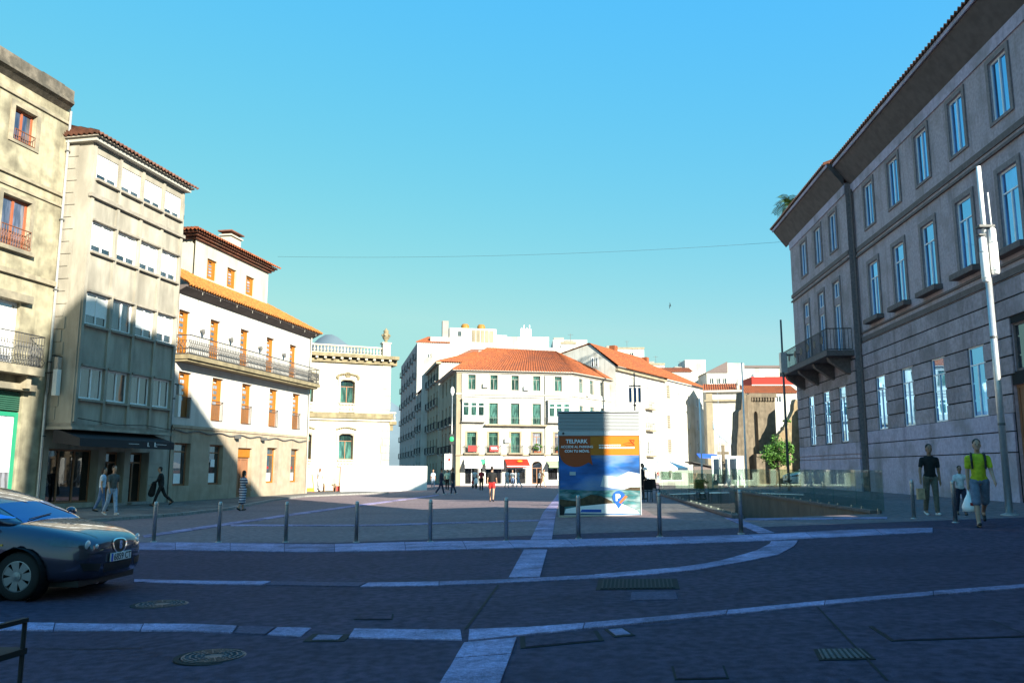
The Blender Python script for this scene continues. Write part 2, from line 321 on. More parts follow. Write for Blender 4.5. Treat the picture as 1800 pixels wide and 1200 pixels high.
rp = MB()
def rpt(xp, y, z): return (shx(xp, y), y, z)
zb = -3.0
rp.quad(rpt(RX0, RY0, gz(6.3, 23) - .01), rpt(RX1, RY0, gz(9.8, 23) - .01), rpt(RX1, RY1, zb), rpt(RX0, RY1, zb))
rp.quad(rpt(RX0, RY1, zb), rpt(RX1, RY1, zb), rpt(RX1, RY1, .5), rpt(RX0, RY1, .4))
ramp = tag(build('ramp', rp, 'concrete'), kind='structure')
# lining blocks of the two side walls of the ramp
for side, xp in ((0, RX0), (1, RX1)):
    n = 14
    for i in range(n):
        y0 = RY0 + (RY1 - RY0) * i / n + .01; y1 = RY0 + (RY1 - RY0) * (i + 1) / n - .01
        o = .14 if side == 0 else -.14
        m = MB(); a = rpt(xp - (.0), y0, 0); b = rpt(xp, y1, 0)
        z0, z1 = gz(a[0], y0) + .02, gz(b[0], y1) + .02
        p = [(a[0], y0), (b[0], y1), (b[0] + (.2 if side else -.2), y1), (a[0] + (.2 if side else -.2), y0)]
        if side == 1: p = p[::-1]
        p = p[::-1]
        m.slab(p, -3.1, min(z0, z1))
        build('wall_panel', m, 'concrete', ramp)
        c = MB(); q = [(a[0] - .05, y0 + .004), (a[0] + .28, y0 + .004), (b[0] + .28, y1 - .004), (b[0] - .05, y1 - .004)]
        if side == 0: q = [(x - .23, y) for x, y in q]
        c.slab(q, min(z0, z1), min(z0, z1) + .08); build('coping_stone', c, 'granite_dark', ramp)

def polylen(p): return sum((b - a).length for a, b in zip(p[:-1], p[1:]))
def sample(p, t):
    L = polylen(p) * t
    for a, b in zip(p[:-1], p[1:]):
        d = (b - a).length
        if L <= d or b is p[-1]: return a + (b - a) * min(L / max(d, 1e-6), 1.0)
        L -= d
    return p[-1]
def band(name, up, lo, step=1.1, gap=.006, mt='granite_slab', skip=(), top=.014):
    root = empty(name, (0, 0, 0), kind='structure')
    U = [gp(*p) for p in up]; W = [gp(*p) for p in lo]; n = max(1, int(polylen(W) / step)); k = 0
    cuts = [0] + [min(max((i + random.uniform(-.18, .18)) / n, 0), 1) for i in range(1, n)] + [1]
    for i in range(n):
        g0 = gap / max(polylen(W), .1); t0, t1 = cuts[i] + g0, cuts[i + 1] - g0
        sub = [t0, (t0 + t1) / 2, t1]; m = MB(); tp = random.uniform(-.003, .003)
        a = [sample(W, t) for t in sub]; b = [sample(U, t) for t in sub]
        pts = a + b[::-1]; c = len(pts)
        vs_ = [(p.x, p.y, gz(p.x, p.y) - .03) for p in pts] + [(p.x, p.y, gz(p.x, p.y) + top + tp) for p in pts]
        m.add(vs_, [(0, 5, 4, 1), (1, 4, 3, 2), (6, 7, 10, 11), (7, 8, 9, 10)] + [(q, (q + 1) % c, (q + 1) % c + c, q + c) for q in range(c)])
        build('slab', m, 'slab_worn' if i in skip else mt, root); k += 1
    return root
band('paving_band', [(-60, 1095), (18, 1095), (300, 1096), (417, 1101)], [(-60, 1108), (18, 1108), (300, 1108), (409, 1113)], .9)
band('paving_band', [(420, 1101), (484, 1103)], [(412, 1113), (466, 1116)], .5, mt='slab_worn')
band('paving_band', [(487, 1103), (548, 1104.5)], [(469, 1116), (530, 1119)], .5)
band('paving_band', [(622, 1106), (750, 1108), (810, 1108)], [(612, 1121), (750, 1125), (813, 1125)], .6)
band('paving_band', [(824, 1107), (890, 1106), (1100, 1091), (1200, 1081), (1400, 1061), (1600, 1043), (1850, 1024)], [(822, 1127), (893, 1119), (1100, 1099), (1200, 1089), (1400, 1068), (1600, 1050), (1850, 1030)], 1.3)
band('paving_band', [(816, 1131), (745, 1250)], [(908, 1122), (862, 1250)], .55)
band('paving_band', [(235, 1018), (477, 1022)], [(235, 1023), (462, 1028)], 1.1)
band('paving_band', [(480, 1022), (644, 1024)], [(466, 1028), (630, 1031)], .8, mt='slab_worn')
band('paving_band', [(647, 1024), (750, 1023), (890, 1018.5), (1040, 1011), (1200, 997), (1258, 988), (1328, 969), (1353, 956), (1356, 951)],
     [(633, 1031), (750, 1030), (898, 1024), (1048, 1017), (1200, 1006), (1290, 991), (1369, 975), (1398, 959), (1402, 950)], 1.15)
band('paving_band', [(894, 1016), (921, 966)], [(949, 1014), (962, 966)], .8)
band('paving_band', [(932.5, 949), (955, 900), (972, 880), (985, 864)], [(970, 948), (977.6, 900), (983, 880), (991, 864)], .9)
band('paving_band', [(120, 954), (250, 953), (750, 952), (932, 950), (1200, 943.5), (1353, 939), (1496, 931), (1640, 928)], [(120, 967), (250, 966), (750, 966.5), (1100, 959), (1353, 950.5), (1401, 947.5), (1496, 943), (1640, 936)], 1.2)
band('paving_band', [(405, 922), (750, 919), (948, 913)], [(405, 924.4), (750, 921.4), (948, 915.6)], 1.6)
band('paving_band', [(250, 941), (375, 922.5), (499, 904.5), (641, 885), (770, 869)], [(254, 945), (379, 926), (503, 907.4), (645, 887.4), (772, 870.5)], 1.3)
band('paving_band', [(1274, 910), (1334, 937)], [(1293, 910), (1363, 937)], .7)
band('paving_band', [(1310, 911), (1560, 909)], [(1310, 914), (1560, 912)], 1.1)

def seam(px0, px1, wd=.02):
    a = gp(*px0); b_ = gp(*px1); d = (b_ - a).xy.normalized(); nn = Vector((-d.y, d.x)) * wd / 2; m = MB(); n = 8
    for i in range(n + 1):
        p = a + (b_ - a) * i / n
        for s_ in (-1, 1): q = (p.x + nn.x * s_, p.y + nn.y * s_); m.v.append(Vector((q[0], q[1], gz(*q) + .006)))
    m.f = [[2 * i, 2 * i + 2, 2 * i + 3, 2 * i + 1] for i in range(n)]; tag(build('paving_joint', m, 'joint'), kind='structure')
seam((818, 1106), (876, 1028), .03); seam((1436, 1066), (1560, 1196), .018); seam((60, 1140), (250, 1139), .02)
# left pavement with its kerb stones
UL = Vector((.2, .98)).normalized(); PL = Vector((-17.2, 41.9))
kpts = [gp(*p).xy for p in [(186, 915), (300, 907), (397, 896), (477, 880), (533, 873)]]
d0 = (kpts[0] - kpts[1]).normalized(); kpts = [kpts[0] + d0 * 32] + kpts + [Vector((-9.0, 60.5))]
poly = [tuple(p) for p in kpts] + [tuple(PL + UL * 24), tuple(PL - UL * 50)]
pv = MB().slab(poly, -.05, .10)
pav = tag(build('pavement', pv, 'pavement'), kind='structure')
P3 = [Vector((p.x, p.y, 0)) for p in kpts]; n = int(polylen(P3) / 1.1)
for i in range(n):
    a = sample(P3, (i + .01) / n); b = sample(P3, (i + .99) / n); dr = (b - a).normalized(); nr = Vector((dr.y, -dr.x, 0)) * .16
    build('kerb_stone', MB().slab([tuple((a + nr).xy), tuple((b + nr).xy), tuple(b.xy), tuple(a.xy)][::1], -.05, .104), 'kerb', pav)

# distant hills
h = MB(); hp = []
for i in range(100):
    x = -900 + i * 12; z = 100 + 148 * math.exp(-((x + 340) / 84) ** 2) + 42 * math.exp(-((x + 268) / 28) ** 2) + 3 * math.sin(x * .05)
    hp.append((x, z))
rows = [(1500, 1.0), (1560, .97), (1750, .8)]
for k, (y, s) in enumerate([(1350, 0.0), (1420, .55), (1500, 1.0), (1700, .8), (2100, 0.)]):
    for x, z in hp: h.v.append(Vector((x, y + 20 * math.sin(x * .02 + k), z * s)))
for k in range(4):
    for i in range(99): h.f.append([k * 100 + i, k * 100 + i + 1, (k + 1) * 100 + i + 1, (k + 1) * 100 + i])
tag(build('hills', h, 'hill', smooth=True), kind='structure')
# ------------------------------------------------------------------ building kit
WC = {}
def win_mesh(wd, ht, fw, cols, tr, fd, small=0):
    key = (round(wd, 2), round(ht, 2), fw, cols, tr, fd, small)
    if key in WC: return WC[key]
    f = MB(); w2 = wd / 2; panes = []
    f.box((-w2, 0, 0), (-w2 + fw, fd, ht)); f.box((w2 - fw, 0, 0), (w2, fd, ht)); f.box((-w2 + fw, 0, 0), (w2 - fw, fd, fw)); f.box((-w2 + fw, 0, ht - fw), (w2 - fw, fd, ht))
    iw = wd - 2 * fw; top = ht - fw
    if small:                                      # a boarded leaf with a column of little panes
        sw = iw * .42
        f.box((-w2 + fw, fd * .3, fw), (-sw / 2, fd, ht - fw)); f.box((sw / 2, fd * .3, fw), (w2 - fw, fd, ht - fw))
        z0 = ht * (1 - small); zs = (top - z0) / 4.6
        f.box((-sw / 2, fd * .3, fw), (sw / 2, fd, z0)); z = z0
        while z + zs * .8 < top:
            panes.append((-sw / 2, sw / 2, z, z + zs * .62)); f.box((-sw / 2, fd * .3, z + zs * .62), (sw / 2, fd, min(z + zs, top))); z += zs
    else:
        zt = top
        if tr:
            zt = ht * tr; f.box((-w2 + fw, 0, zt - fw * .4), (w2 - fw, fd, zt + fw * .4)); panes.append((-w2 + fw, w2 - fw, zt + fw * .4, top)); zt -= fw * .4
        for c in range(cols):
            a = -w2 + fw + iw * c / cols; b = -w2 + fw + iw * (c + 1) / cols
            if c: f.box((a - fw * .45, -.01, fw), (a + fw * .45, fd, zt)); a += fw * .45
            if c < cols - 1: b -= fw * .45
            panes.append((a, b, fw, zt))
    fm = f.mesh('window'); pm = []
    for a, b, z0, z1 in panes:
        m = MB().box((a, fd * .45, z0), (b, fd * .75, z1)); pm.append(m.mesh('pane'))
    WC[key] = (fm, pm); return WC[key]
MC = {}
def matted(me, mt):
    k = (me.name, mt)
    if k not in MC:
        c = me if not me.materials else me.copy()
        if me.materials: c.materials.clear()
        c.materials.append(M[mt]); MC[k] = c
        if c is me: MC[(me.name, mt)] = c
    return MC[k]
class Bld:
    def __init__(s, name, label, cat, p, xd, t0=0, group=None):
        xd = Vector(xd).normalized(); p = Vector(p) + xd * t0
        s.root = empty(name, (p.x, p.y, 0), math.atan2(xd.y, xd.x), label, cat, group); s.off = T(-t0, 0, 0)
    def part(s, name, mb, mt, parent=None, smooth=False, kind=None):
        for i, v in enumerate(mb.v): mb.v[i] = s.off @ v
        o = build(name, mb, mt, parent or s.root, smooth)
        if kind: o['kind'] = kind
        return o
    def wall(s, x0, x1, z0, z1, ops, mt, F=None, depth=.22, name='wall', y=0):
        F = F or Matrix.Identity(4); m = MB(F @ T(0, y, 0))
        X = sorted(set([x0, x1] + [v for o in ops for v in o[:2]])); Z = sorted(set([z0, z1] + [v for o in ops for v in o[2:4]]))
        for a, b in zip(X[:-1], X[1:]):
            for c, d in zip(Z[:-1], Z[1:]):
                mx, mz = (a + b) / 2, (c + d) / 2
                if any(o[0] < mx < o[1] and o[2] < mz < o[3] for o in ops): continue
                m.quad((a, 0, c), (b, 0, c), (b, 0, d), (a, 0, d))
        for o in ops:
            a, b, c, d = o[:4]; r = o[4] if len(o) > 4 else 0; e = depth
            m.quad((a, 0, c), (a, 0, d - r), (a, e, d - r), (a, e, c)); m.quad((b, 0, d - r), (b, 0, c), (b, e, c), (b, e, d - r))
            m.quad((a, 0, c), (a, e, c), (b, e, c), (b, 0, c))
            if not r: m.quad((a, 0, d), (b, 0, d), (b, e, d), (a, e, d))
            else:
                N_ = 8; pt = [(a + (b - a) * (1 - math.cos(math.pi * i / N_)) / 2, d - r + r * math.sin(math.pi * i / N_)) for i in range(N_ + 1)]
                for (xa, za), (xb, zb_) in zip(pt[:-1], pt[1:]):
                    m.quad((xa, 0, za), (xb, 0, zb_), (xb, 0, d), (xa, 0, d)); m.quad((xa, 0, za), (xa, e, za), (xb, e, zb_), (xb, 0, zb_))
        return s.part(name, m, mt)
    def win(s, x0, x1, z0, z1, fmt='white_frame', gmt='glass_dim', fw=.07, cols=2, tr=0, F=None, y=.14, fd=.07, small=0, blind=0, name='window', label=None):
        fm, pm = win_mesh(x1 - x0 - .004, z1 - z0 - .004, fw, cols, tr, fd, small)
        o = bpy.data.objects.new(name, matted(fm, fmt)); COL.objects.link(o); o.parent = s.root
        o.matrix_local = s.off @ (F or Matrix.Identity(4)) @ T((x0 + x1) / 2, y, z0 + .002)
        for p in pm:
            q = bpy.data.objects.new('pane', matted(p, gmt)); COL.objects.link(q); q.parent = o
        if blind:
            wd = x1 - x0; ht = z1 - z0; b = MB().box((-wd / 2 + fw, fd * .2, ht * blind), (wd / 2 - fw, fd * .4, ht * .9)); build('blind', b, 'blind', o)
        if label: o['label'] = label
        return o
    def sill(s, wo, x0, x1, mt, proj=.12, h=.1, y=.14, ext=.08):
        wd = (x1 - x0) / 2 + ext; b = MB().box((-wd, -y - proj, -h), (wd, -.012 - .0, -.004)); return build('sill', b, mt, wo)
    def lintel(s, wo, x0, x1, ht, mt, proj=.12, h=.1, y=.14, ext=.08):
        wd = (x1 - x0) / 2 + ext; b = MB().box((-wd, -y - proj, ht + .004), (wd, -y - .002, ht + h)); return build('lintel', b, mt, wo)
    def surround(s, wo, x0, x1, ht, mt, wdt=.18, proj=.06, y=.14, bottom=True):
        a = (x1 - x0) / 2 + .002; b = MB()
        b.box((-a - wdt, -y - proj, 0), (-a, -y - .002, ht)); b.box((a, -y - proj, 0), (a + wdt, -y - .002, ht)); b.box((-a - wdt, -y - proj, ht + .002), (a + wdt, -y - .002, ht + wdt))
        if bottom: b.box((-a - wdt, -y - proj, -wdt * .6), (a + wdt, -y - .002, -.002))
        return build('surround', b, mt, wo)
    def box(s, name, a, b, mt, parent=None, F=None): return s.part(name, MB(F).box(a, b), mt, parent)
    def railing(s, x0, x1, y0, y1, z0, z1, mt, step=.13, fancy=0, r=.012, name='railing', F=None):
        m = MB(F); runs = [((x0, y1), (x0, y0)), ((x0, y0), (x1, y0)), ((x1, y0), (x1, y1))] if y1 > y0 else [((x0, y0), (x1, y0))]
        for (xa, ya), (xb, yb) in runs:
            L = math.hypot(xb - xa, yb - ya); n = max(1, int(L / step))
            m.cyl((xa, ya, z1), (xb, yb, z1), r * 1.9, n=6); m.cyl((xa, ya, z0), (xb, yb, z0), r * 1.5, n=6)
            if fancy: m.cyl((xa, ya, z0 + (z1 - z0) * .72), (xb, yb, z0 + (z1 - z0) * .72), r, n=5); m.cyl((xa, ya, z0 + (z1 - z0) * .3), (xb, yb, z0 + (z1 - z0) * .3), r, n=5)
            for i in range(n + 1):
                t = i / n; x, y = xa + (xb - xa) * t, ya + (yb - ya) * t
                m.cyl((x, y, z0), (x, y, z1), r, n=4, caps=False)
                if fancy and i < n:
                    t2 = (i + 1) / n; x2, y2 = xa + (xb - xa) * t2, ya + (yb - ya) * t2; zm, zn = z0 + (z1 - z0) * .3, z0 + (z1 - z0) * .72
                    m.cyl((x, y, zm), (x2, y2, zn), r, n=4, caps=False); m.cyl((x2, y2, zm), (x, y, zn), r, n=4, caps=False)
                    cx, cy = (x + x2) / 2, (y + y2) / 2; cz, rr = (z0 + zm) / 2, (zm - z0) * .42; pr = None
                    for k in range(7):
                        a = k * math.pi / 3; q = (cx + rr * math.cos(a) * (xb - xa) / L, cy + rr * math.cos(a) * (yb - ya) / L, cz + rr * math.sin(a))
                        if pr: m.cyl(pr, q, r, n=4, caps=False)
                        pr = q
        return s.part(name, m, mt)
    def balusters(s, x0, x1, y, z0, z1, n, mt, F=None, name='balustrade', rmax=.09):
        m = MB(F); h = z1 - z0
        m.box((x0, y - .1, z1 - .1), (x1, y + .1, z1)); m.box((x0, y - .1, z0), (x1, y + .1, z0 + .08))
        for i in range(n):
            x = x0 + (x1 - x0) * (i + .5) / n
            m.lathe([(rmax * .6, z0 + .08), (rmax * .45, z0 + .08 + h * .1), (rmax, z0 + h * .38), (rmax * .4, z0 + h * .65), (rmax * .6, z1 - .1)], 8, (x, y, 0))
        return s.part(name, m, mt)
    def tiles(s, A, B, C, D, mt, step=.24, rows=6, amp=.05, name='roof', F=None, thick=.06):
        A, B, C, D = map(Vector, (A, B, C, D)); n = max(2, int(max((B - A).length, (C - D).length) / step)); m = MB(F)
        nrm = (B - A).cross(D - A).normalized(); sub = 4; W = n * sub + 1
        for j in range(rows + 1):
            v = j / rows
            for lip in (0, 1):
                if (j == 0 and lip == 0) or (j == rows and lip == 1): pass
                for i in range(W):
                    u = i / (n * sub); p = (A * (1 - u) + B * u) * (1 - v) + (D * (1 - u) + C * u) * v
                    m.v.append(p + nrm * (amp * math.cos(2 * math.pi * i / sub) + (.035 if lip == 0 else 0.0) * (1 if j else 0) + (0.0 if lip == 0 else .0)))
        # rows overlap: each course starts a little proud of the one below it
        for j in range(rows):
            for i in range(W - 1):
                a = (2 * j + 1) * W + i; b = (2 * j + 2) * W + i
                m.f.append([a, a + 1, b + 1, b])
            if j:
                for i in range(W - 1):
                    a = (2 * j) * W + i; b = (2 * j + 1) * W + i; m.f.append([a, a + 1, b + 1, b])
        if F is not None: m.v = [F @ v for v in m.v]
        k = len(m.v); e = [m.v[W + i] for i in range(W)]           # eave edge thickness
        m.v += [v - nrm * thick for v in e]
        for i in range(W - 1): m.f.append([k + i, k + i + 1, W + i + 1, W + i])
        return s.part(name, m, mt, kind='stuff')
def side_frame(x, y, ang): return T(x, y, 0) @ RZ(ang)
# ------------------------------------------------------------------ left row of houses
def L3(t, off=0, z=0):
    p = PL + UL * t + Vector((UL.y, -UL.x)) * off; return Vector((p.x, p.y, z))
b = Bld('townhouse', 'old stained stone townhouse with red wooden windows at the left edge', 'building', PL, UL, -22)
ops = [(-11.49, -10.36, 14.46, 15.82), (-15.1, -13.95, 14.46, 15.82), (-11.67, -10.23, 10.2, 12.2), (-15.3, -13.85, 10.2, 12.2), (-12.0, -10.29, 5.75, 8.15), (-15.6, -13.9, 5.75, 8.15), (-15.6, -9.75, .25, 4.72)]
b.wall(-22, -8.55, -.1, 17.0, ops, 'b1_stone', depth=.3)
for o in ops[:2]:
    w_ = b.win(*o, 'wood_red', 'glass_old', .09, 2, 0, y=.18); b.surround(w_, o[0], o[1], o[3] - o[2], 'b1_trim', .2, .05, .18)
    b.railing(o[0] + .05, o[1] - .05, -.06, -.06, o[2] + .02, o[2] + .42, 'iron_rust', .1)
for o in ops[2:4]:
    w_ = b.win(*o, 'wood_red', 'glass_old', .11, 2, 0, y=.18); b.surround(w_, o[0], o[1], o[3] - o[2], 'b1_trim', .16, .05, .18)
    b.sill(w_, o[0], o[1], 'b1_trim', .2, .16, .18, .2); b.railing(o[0] - .02, o[1] + .02, -.1, -.1, o[2] + .02, o[2] + .8, 'iron_rust', .12, 1)
for o in ops[4:6]:
    w_ = b.win(*o, 'white_frame', 'glass_small', .1, 2, .84, y=.18, blind=.12); b.lintel(w_, o[0], o[1], o[3] - o[2], 'b1_trim', .25, .3, .18, .35)
b.box('balcony_slab', (-17, -.75, 5.3), (-9.6, -.003, 5.62), 'b1_trim')
b.railing(-16.9, -9.68, -.68, -.03, 5.66, 6.85, 'iron', .13, 1)
for x in (-16, -13.2, -10.2): b.part('bracket', MB().prism([(x, 5.29), (x, 4.8), (x + .22, 4.8), (x + .22, 5.29)], -.5, -.003), 'b1_trim')
w_ = b.win(-15.6, -9.75, .25, 3.9, 'green_frame', 'glass_small', .16, 2, .0, y=.16); w_['label'] = 'green framed shop window'
b.box('shop_blind', (-13.0, .17, 1.6), (-9.95, .185, 3.7), 'blind')
lv = MB(); lv.box((-15.55, .2, 3.95), (-9.8, .22, 4.68))
b.part('louver_backing', lv, 'green_frame')
for k in range(9): b.box('louver_slat', (-15.55, .1, 3.97 + k * .08), (-9.8, .19, 4.01 + k * .08), 'green_glassy')
b.box('shop_cornice', (-16, -.28, 4.74), (-9.4, -.003, 4.98), 'b1_trim')
for z0, h_, p_ in ((13.0, .14, .1), (12.55, .1, .07), (9.15, .2, .14), (16.2, .12, .08)): b.box('string_course', (-22, -p_, z0), (-8.56, -.003, z0 + h_), 'b1_trim')
c = MB(); c.prism([(0, 0), (.1, 0)], 0, 0) if False else None
co = MB(T(-22, 0, 0) @ RZ(0)); co.add([(0, -.003, 16.75), (0, -.25, 16.92), (0, -.4, 17.0), (0, -.4, 17.12), (0, -.003, 17.12), (13.2, -.003, 16.75), (13.2, -.25, 16.92), (13.15, -.4, 17.0), (13.15, -.4, 17.12), (13.2, -.003, 17.12)],
    [(0, 1, 2, 3, 4)[::-1], (5, 6, 7, 8, 9), (0, 5, 6, 1)[::-1], (1, 6, 7, 2)[::-1], (2, 7, 8, 3)[::-1], (3, 8, 9, 4)[::-1]])
b.part('cornice', co, 'parapet')
x = -22
while x < -8.7:
    L_ = random.uniform(.9, 1.5); b.box('parapet_stone', (x + .01, -.28, 17.125), (min(x + L_, -8.75) - .01, .0, 17.62 + random.uniform(-.05, .07)), 'parapet'); x += L_
b.box('body', (-22, .31, -.1), (-8.56, 9, 17.1), 'b1_stone')
b.part('drainpipe', MB().tube([(-8.66, -.1, 16.8), (-8.66, -.1, 4.9), (-8.7, -.1, 4.7), (-8.7, -.1, .1)], .055, 8), 'pole_grey')
for z in (3, 6, 9, 12, 15): b.box('pipe_clamp', (-8.74, -.17, z), (-8.58, -.04, z + .05), 'iron_grey')

b = Bld('narrow_house', 'narrow stone house with four floors of white windows jutting over the street', 'building', PL, UL, -8.5)
gops = [(-8.2, -5.25, .3, 2.55), (-4.75, -3.5, .12, 2.5), (-3.05, -1.7, .12, 2.5)]
b.wall(-8.5, -.02, -.1, 3.6, gops, 'b2_stone', depth=.45, name='ground_floor_wall')
w_ = b.win(*gops[0], 'wood_brown', 'glass_dark', .08, 3, 0, y=.35); w_['label'] = 'dark shop window'
for o in gops[1:]: b.win(*o, 'wood_brown', 'glass_dark', .1, 2, .8, y=.35, name='door'); b.box('step', (o[0], -.25, .06), (o[1], .3, .2), 'kerb')
for xa, xb in ((-5.24, -4.76), (-3.49, -3.06), (-1.69, -.6), (-8.48, -8.21)):
    for k in range(4): b.box('pillar_stone', (xa + .004, -.04, .1 + k * .62), (xb - .004, -.003, .1 + k * .62 + .6), 'b2_stone')
rows_ = [(13.9, 15.0), (10.75, 12.05), (7.65, 9.0), (4.57, 5.9)]
cols_ = [(-8.2, -6.85), (-6.62, -5.27), (-5.03, -3.7), (-3.47, -2.15)]
ops = [(a, c_, z0, z1) for z0, z1 in rows_ for a, c_ in cols_]
b.wall(-8.5, -1.9, 3.55, 15.5, ops, 'b2_stone', y=-1.2, depth=.12, name='front_wall')
for i, o in enumerate(ops):
    w_ = b.win(*o, 'white_frame', 'glass_dim', .075, 2, 0, F=T(0, -1.2, 0), y=.04, blind=(.22 if i < 8 else (.3 if i < 12 and i % 3 else 0)))
    b.sill(w_, o[0], o[1], 'b2_trim', .16, .1, .04, .05); b.lintel(w_, o[0], o[1], o[3] - o[2], 'b2_trim', .14, .09, .04, .05) if i > 3 else None
for x in (-8.5, -6.85, -5.27, -3.7, -2.15):
    b.box('pilaster', (x + .04, -1.28, 3.62), (x + .2, -1.203, 13.0), 'b2_stone'); b.box('pilaster', (x + .04, -1.26, 13.22), (x + .2, -1.203, 15.3), 'b2_stone')
b.box('string_course', (-8.56, -1.36, 13.02), (-1.84, -1.203, 13.18), 'b2_trim')
b.part('return_wall', MB(side_frame(-8.5, 0, -math.pi / 2)).box((0, 0, 3.55), (1.195, .25, 15.5)), 'b2_stone')
b.box('return_wall', (-2.15, -.95, 3.55), (-1.9, -.003, 15.5), 'b2_stone')
for k in range(22): b.box('quoin_stone', (-8.535, -.42 - (k % 2) * .12, 3.7 + k * .53), (-8.503, -.004, 3.7 + k * .53 + .5), 'b2_stone')
b.box('underside', (-8.5, -1.2, 3.42), (-1.9, -.003, 3.545), 'b2_trim')
b.box('ledge', (-8.6, -1.34, 3.3), (-1.8, -.004, 3.415), 'b2_stone')
b.box('body', (-8.49, .01, 3.61), (-.02, 9, 15.5), 'b2_stone'); b.box('body', (-8.49, .46, -.1), (-.02, 9, 3.6), 'b2_stone')
b.box('eave_cornice', (-8.7, -1.5, 15.4), (-1.8, 0, 15.56), 'white_trim'); b.box('eave_board', (-8.8, -1.62, 15.565), (-1.7, 0, 15.62), 'b2_trim')
b.tiles((-8.9, -1.75, 15.68), (-1.55, -1.75, 15.68), (-3.0, 3.5, 17.4), (-7.2, 3.5, 17.4), 'tile_old', .25, 8)
b.tiles((-8.9, 8, 15.68), (-8.9, -1.75, 15.68), (-7.2, 3.5, 17.4), (-7.2, 5, 17.4), 'tile_old', .25, 8)
b.part('cable', MB().tube([(-8.4, -1.42, 3.75), (-6, -1.42, 3.6), (-4, -1.42, 3.68), (-1.9, -1.42, 3.55), (-.2, -.12, 3.7)], .02, 5), 'black')
aw = MB(); aw.add([(-8.6, -.5, 3.35), (-8.6, -1.75, 2.95), (-8.6, -1.75, 2.62), (-8.6, -.5, 2.8), (-2.3, -.5, 3.35), (-2.3, -1.75, 2.95), (-2.3, -1.75, 2.62), (-2.3, -.5, 2.8)],
    [(0, 1, 2, 3), (7, 6, 5, 4), (0, 4, 5, 1), (1, 5, 6, 2), (2, 6, 7, 3), (3, 7, 4, 0)])
b.part('awning', aw, 'awning_black')
st = MB(); st.box((-5.6, -1.76, 2.80), (-4.9, -1.755, 2.815)); st.box((-4.3, -1.76, 2.72), (-4.25, -1.755, 2.9)); st.box((-4.25, -1.76, 2.72), (-4.15, -1.755, 2.74)); st.box((-3.8, -1.76, 2.72), (-3.74, -1.755, 2.92)); st.box((-3.74, -1.76, 2.82), (-2.9, -1.755, 2.835)); st.box((-3.74, -1.76, 2.72), (-3.6, -1.755, 2.74))
b.part('awning_lettering', st, 'print_white')

b = Bld('balcony_house', 'white plastered house with orange wooden doors and a long iron balcony', 'building', PL, UL, 0)
gops = [(.31, 1.73, .88, 3.05), (3.54, 4.91, .88, 3.05), (6.5, 8.15, .12, 2.95), (9.97, 11.28, .88, 3.05), (13.2, 14.39, .88, 3.05)]
b.wall(0, 15.6, -.1, 3.88, gops, 'b3_stone', depth=.35, name='ground_floor_wall', y=-.04)
for i, o in enumerate(gops):
    if i == 2:
        b.win(o[0], o[1], o[2], 2.4, 'wood_brown', 'wood_brown', .12, 2, 0, y=.22, name='door', label='brown wooden double door'); b.box('door_board', (o[0], .12, 2.42), (o[1], .2, 2.95), 'wood_orange'); continue
    w_ = b.win(*o, 'wood_orange' if i > 2 else 'wood_brown', 'glass_dim', .09, 1, .8, y=.2)
    b.box('poster', ((o[0] + o[1]) / 2 - .28, .21, o[2] + .12), ((o[0] + o[1]) / 2 + .3, .222, o[2] + .62), 'print_white', )
    if i == 1: b.box('poster', (4.1, .21, 1.85), (4.5, .222, 2.25), 'print_white')
    if i > 2: b.box('poster', (o[0] + .3, .21, 1.75), (o[0] + .7, .222, 1.9), 'red')
fops = [(x, x + 1.15, 4.35, 6.72) for x in (.37, 3.51, 6.68, 10.02, 13.2)]; tops = [(x, x + 1.02, 7.62, 9.9) for x in (0.06, 3.0, 6.2, 9.35, 12.5)]
b.wall(0, 15.6, 3.88, 11.0, fops + tops, 'b3_plaster', depth=.3)
b.box('band', (0, -.1, 3.82), (15.62, -.043, 3.96), 'b3_stone')
for o in fops:
    w_ = b.win(*o, 'wood_orange', 'glass_small', .1, 1, 0, y=.16, small=.62); b.railing(o[0] + .03, o[1] - .03, -.05, -.05, o[2] + .02, o[2] + 1.05, 'iron', .1)
for o in tops: b.win(*o, 'wood_orange', 'glass_small', .1, 1, 0, y=.16, small=.62)
sl_ = MB(); sl_.box((-.15, -.85, 7.28), (15.5, -.003, 7.5)); sl_.box((-.08, -.72, 7.16), (15.4, -.003, 7.275)); b.part('balcony_slab', sl_, 'palace_trim')
b.railing(-.08, 15.4, -.8, -.02, 7.53, 8.5, 'iron', .17, 1, .014)
for x in (2, 4.9, 8.3, 11.4): b.part('wall_lamp', MB().box((x, -.2, 9.0), (x + .1, -.003, 9.12)).lathe([(.05, 8.85), (.09, 9.0), (.06, 9.15)], 8, (x + .05, -.2, 0)), 'iron_grey')
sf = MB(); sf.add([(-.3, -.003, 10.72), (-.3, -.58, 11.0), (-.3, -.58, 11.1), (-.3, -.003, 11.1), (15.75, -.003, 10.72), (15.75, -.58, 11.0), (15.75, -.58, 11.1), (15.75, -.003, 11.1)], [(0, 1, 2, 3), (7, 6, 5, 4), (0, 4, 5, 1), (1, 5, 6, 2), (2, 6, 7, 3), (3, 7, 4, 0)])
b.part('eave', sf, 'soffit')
for k in range(9): b.part('eave_hook', MB().box((1.2 + k * 1.75, -.56, 10.84), (1.22 + k * 1.75, -.54, 10.99)), 'white_trim')
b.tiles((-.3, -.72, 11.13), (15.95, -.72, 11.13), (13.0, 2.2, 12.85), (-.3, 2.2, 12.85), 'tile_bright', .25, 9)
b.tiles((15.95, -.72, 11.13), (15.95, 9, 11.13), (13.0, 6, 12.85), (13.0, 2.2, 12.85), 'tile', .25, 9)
b.box('body', (0.01, .31, -.1), (15.59, 10, 11.05), 'b3_plaster')
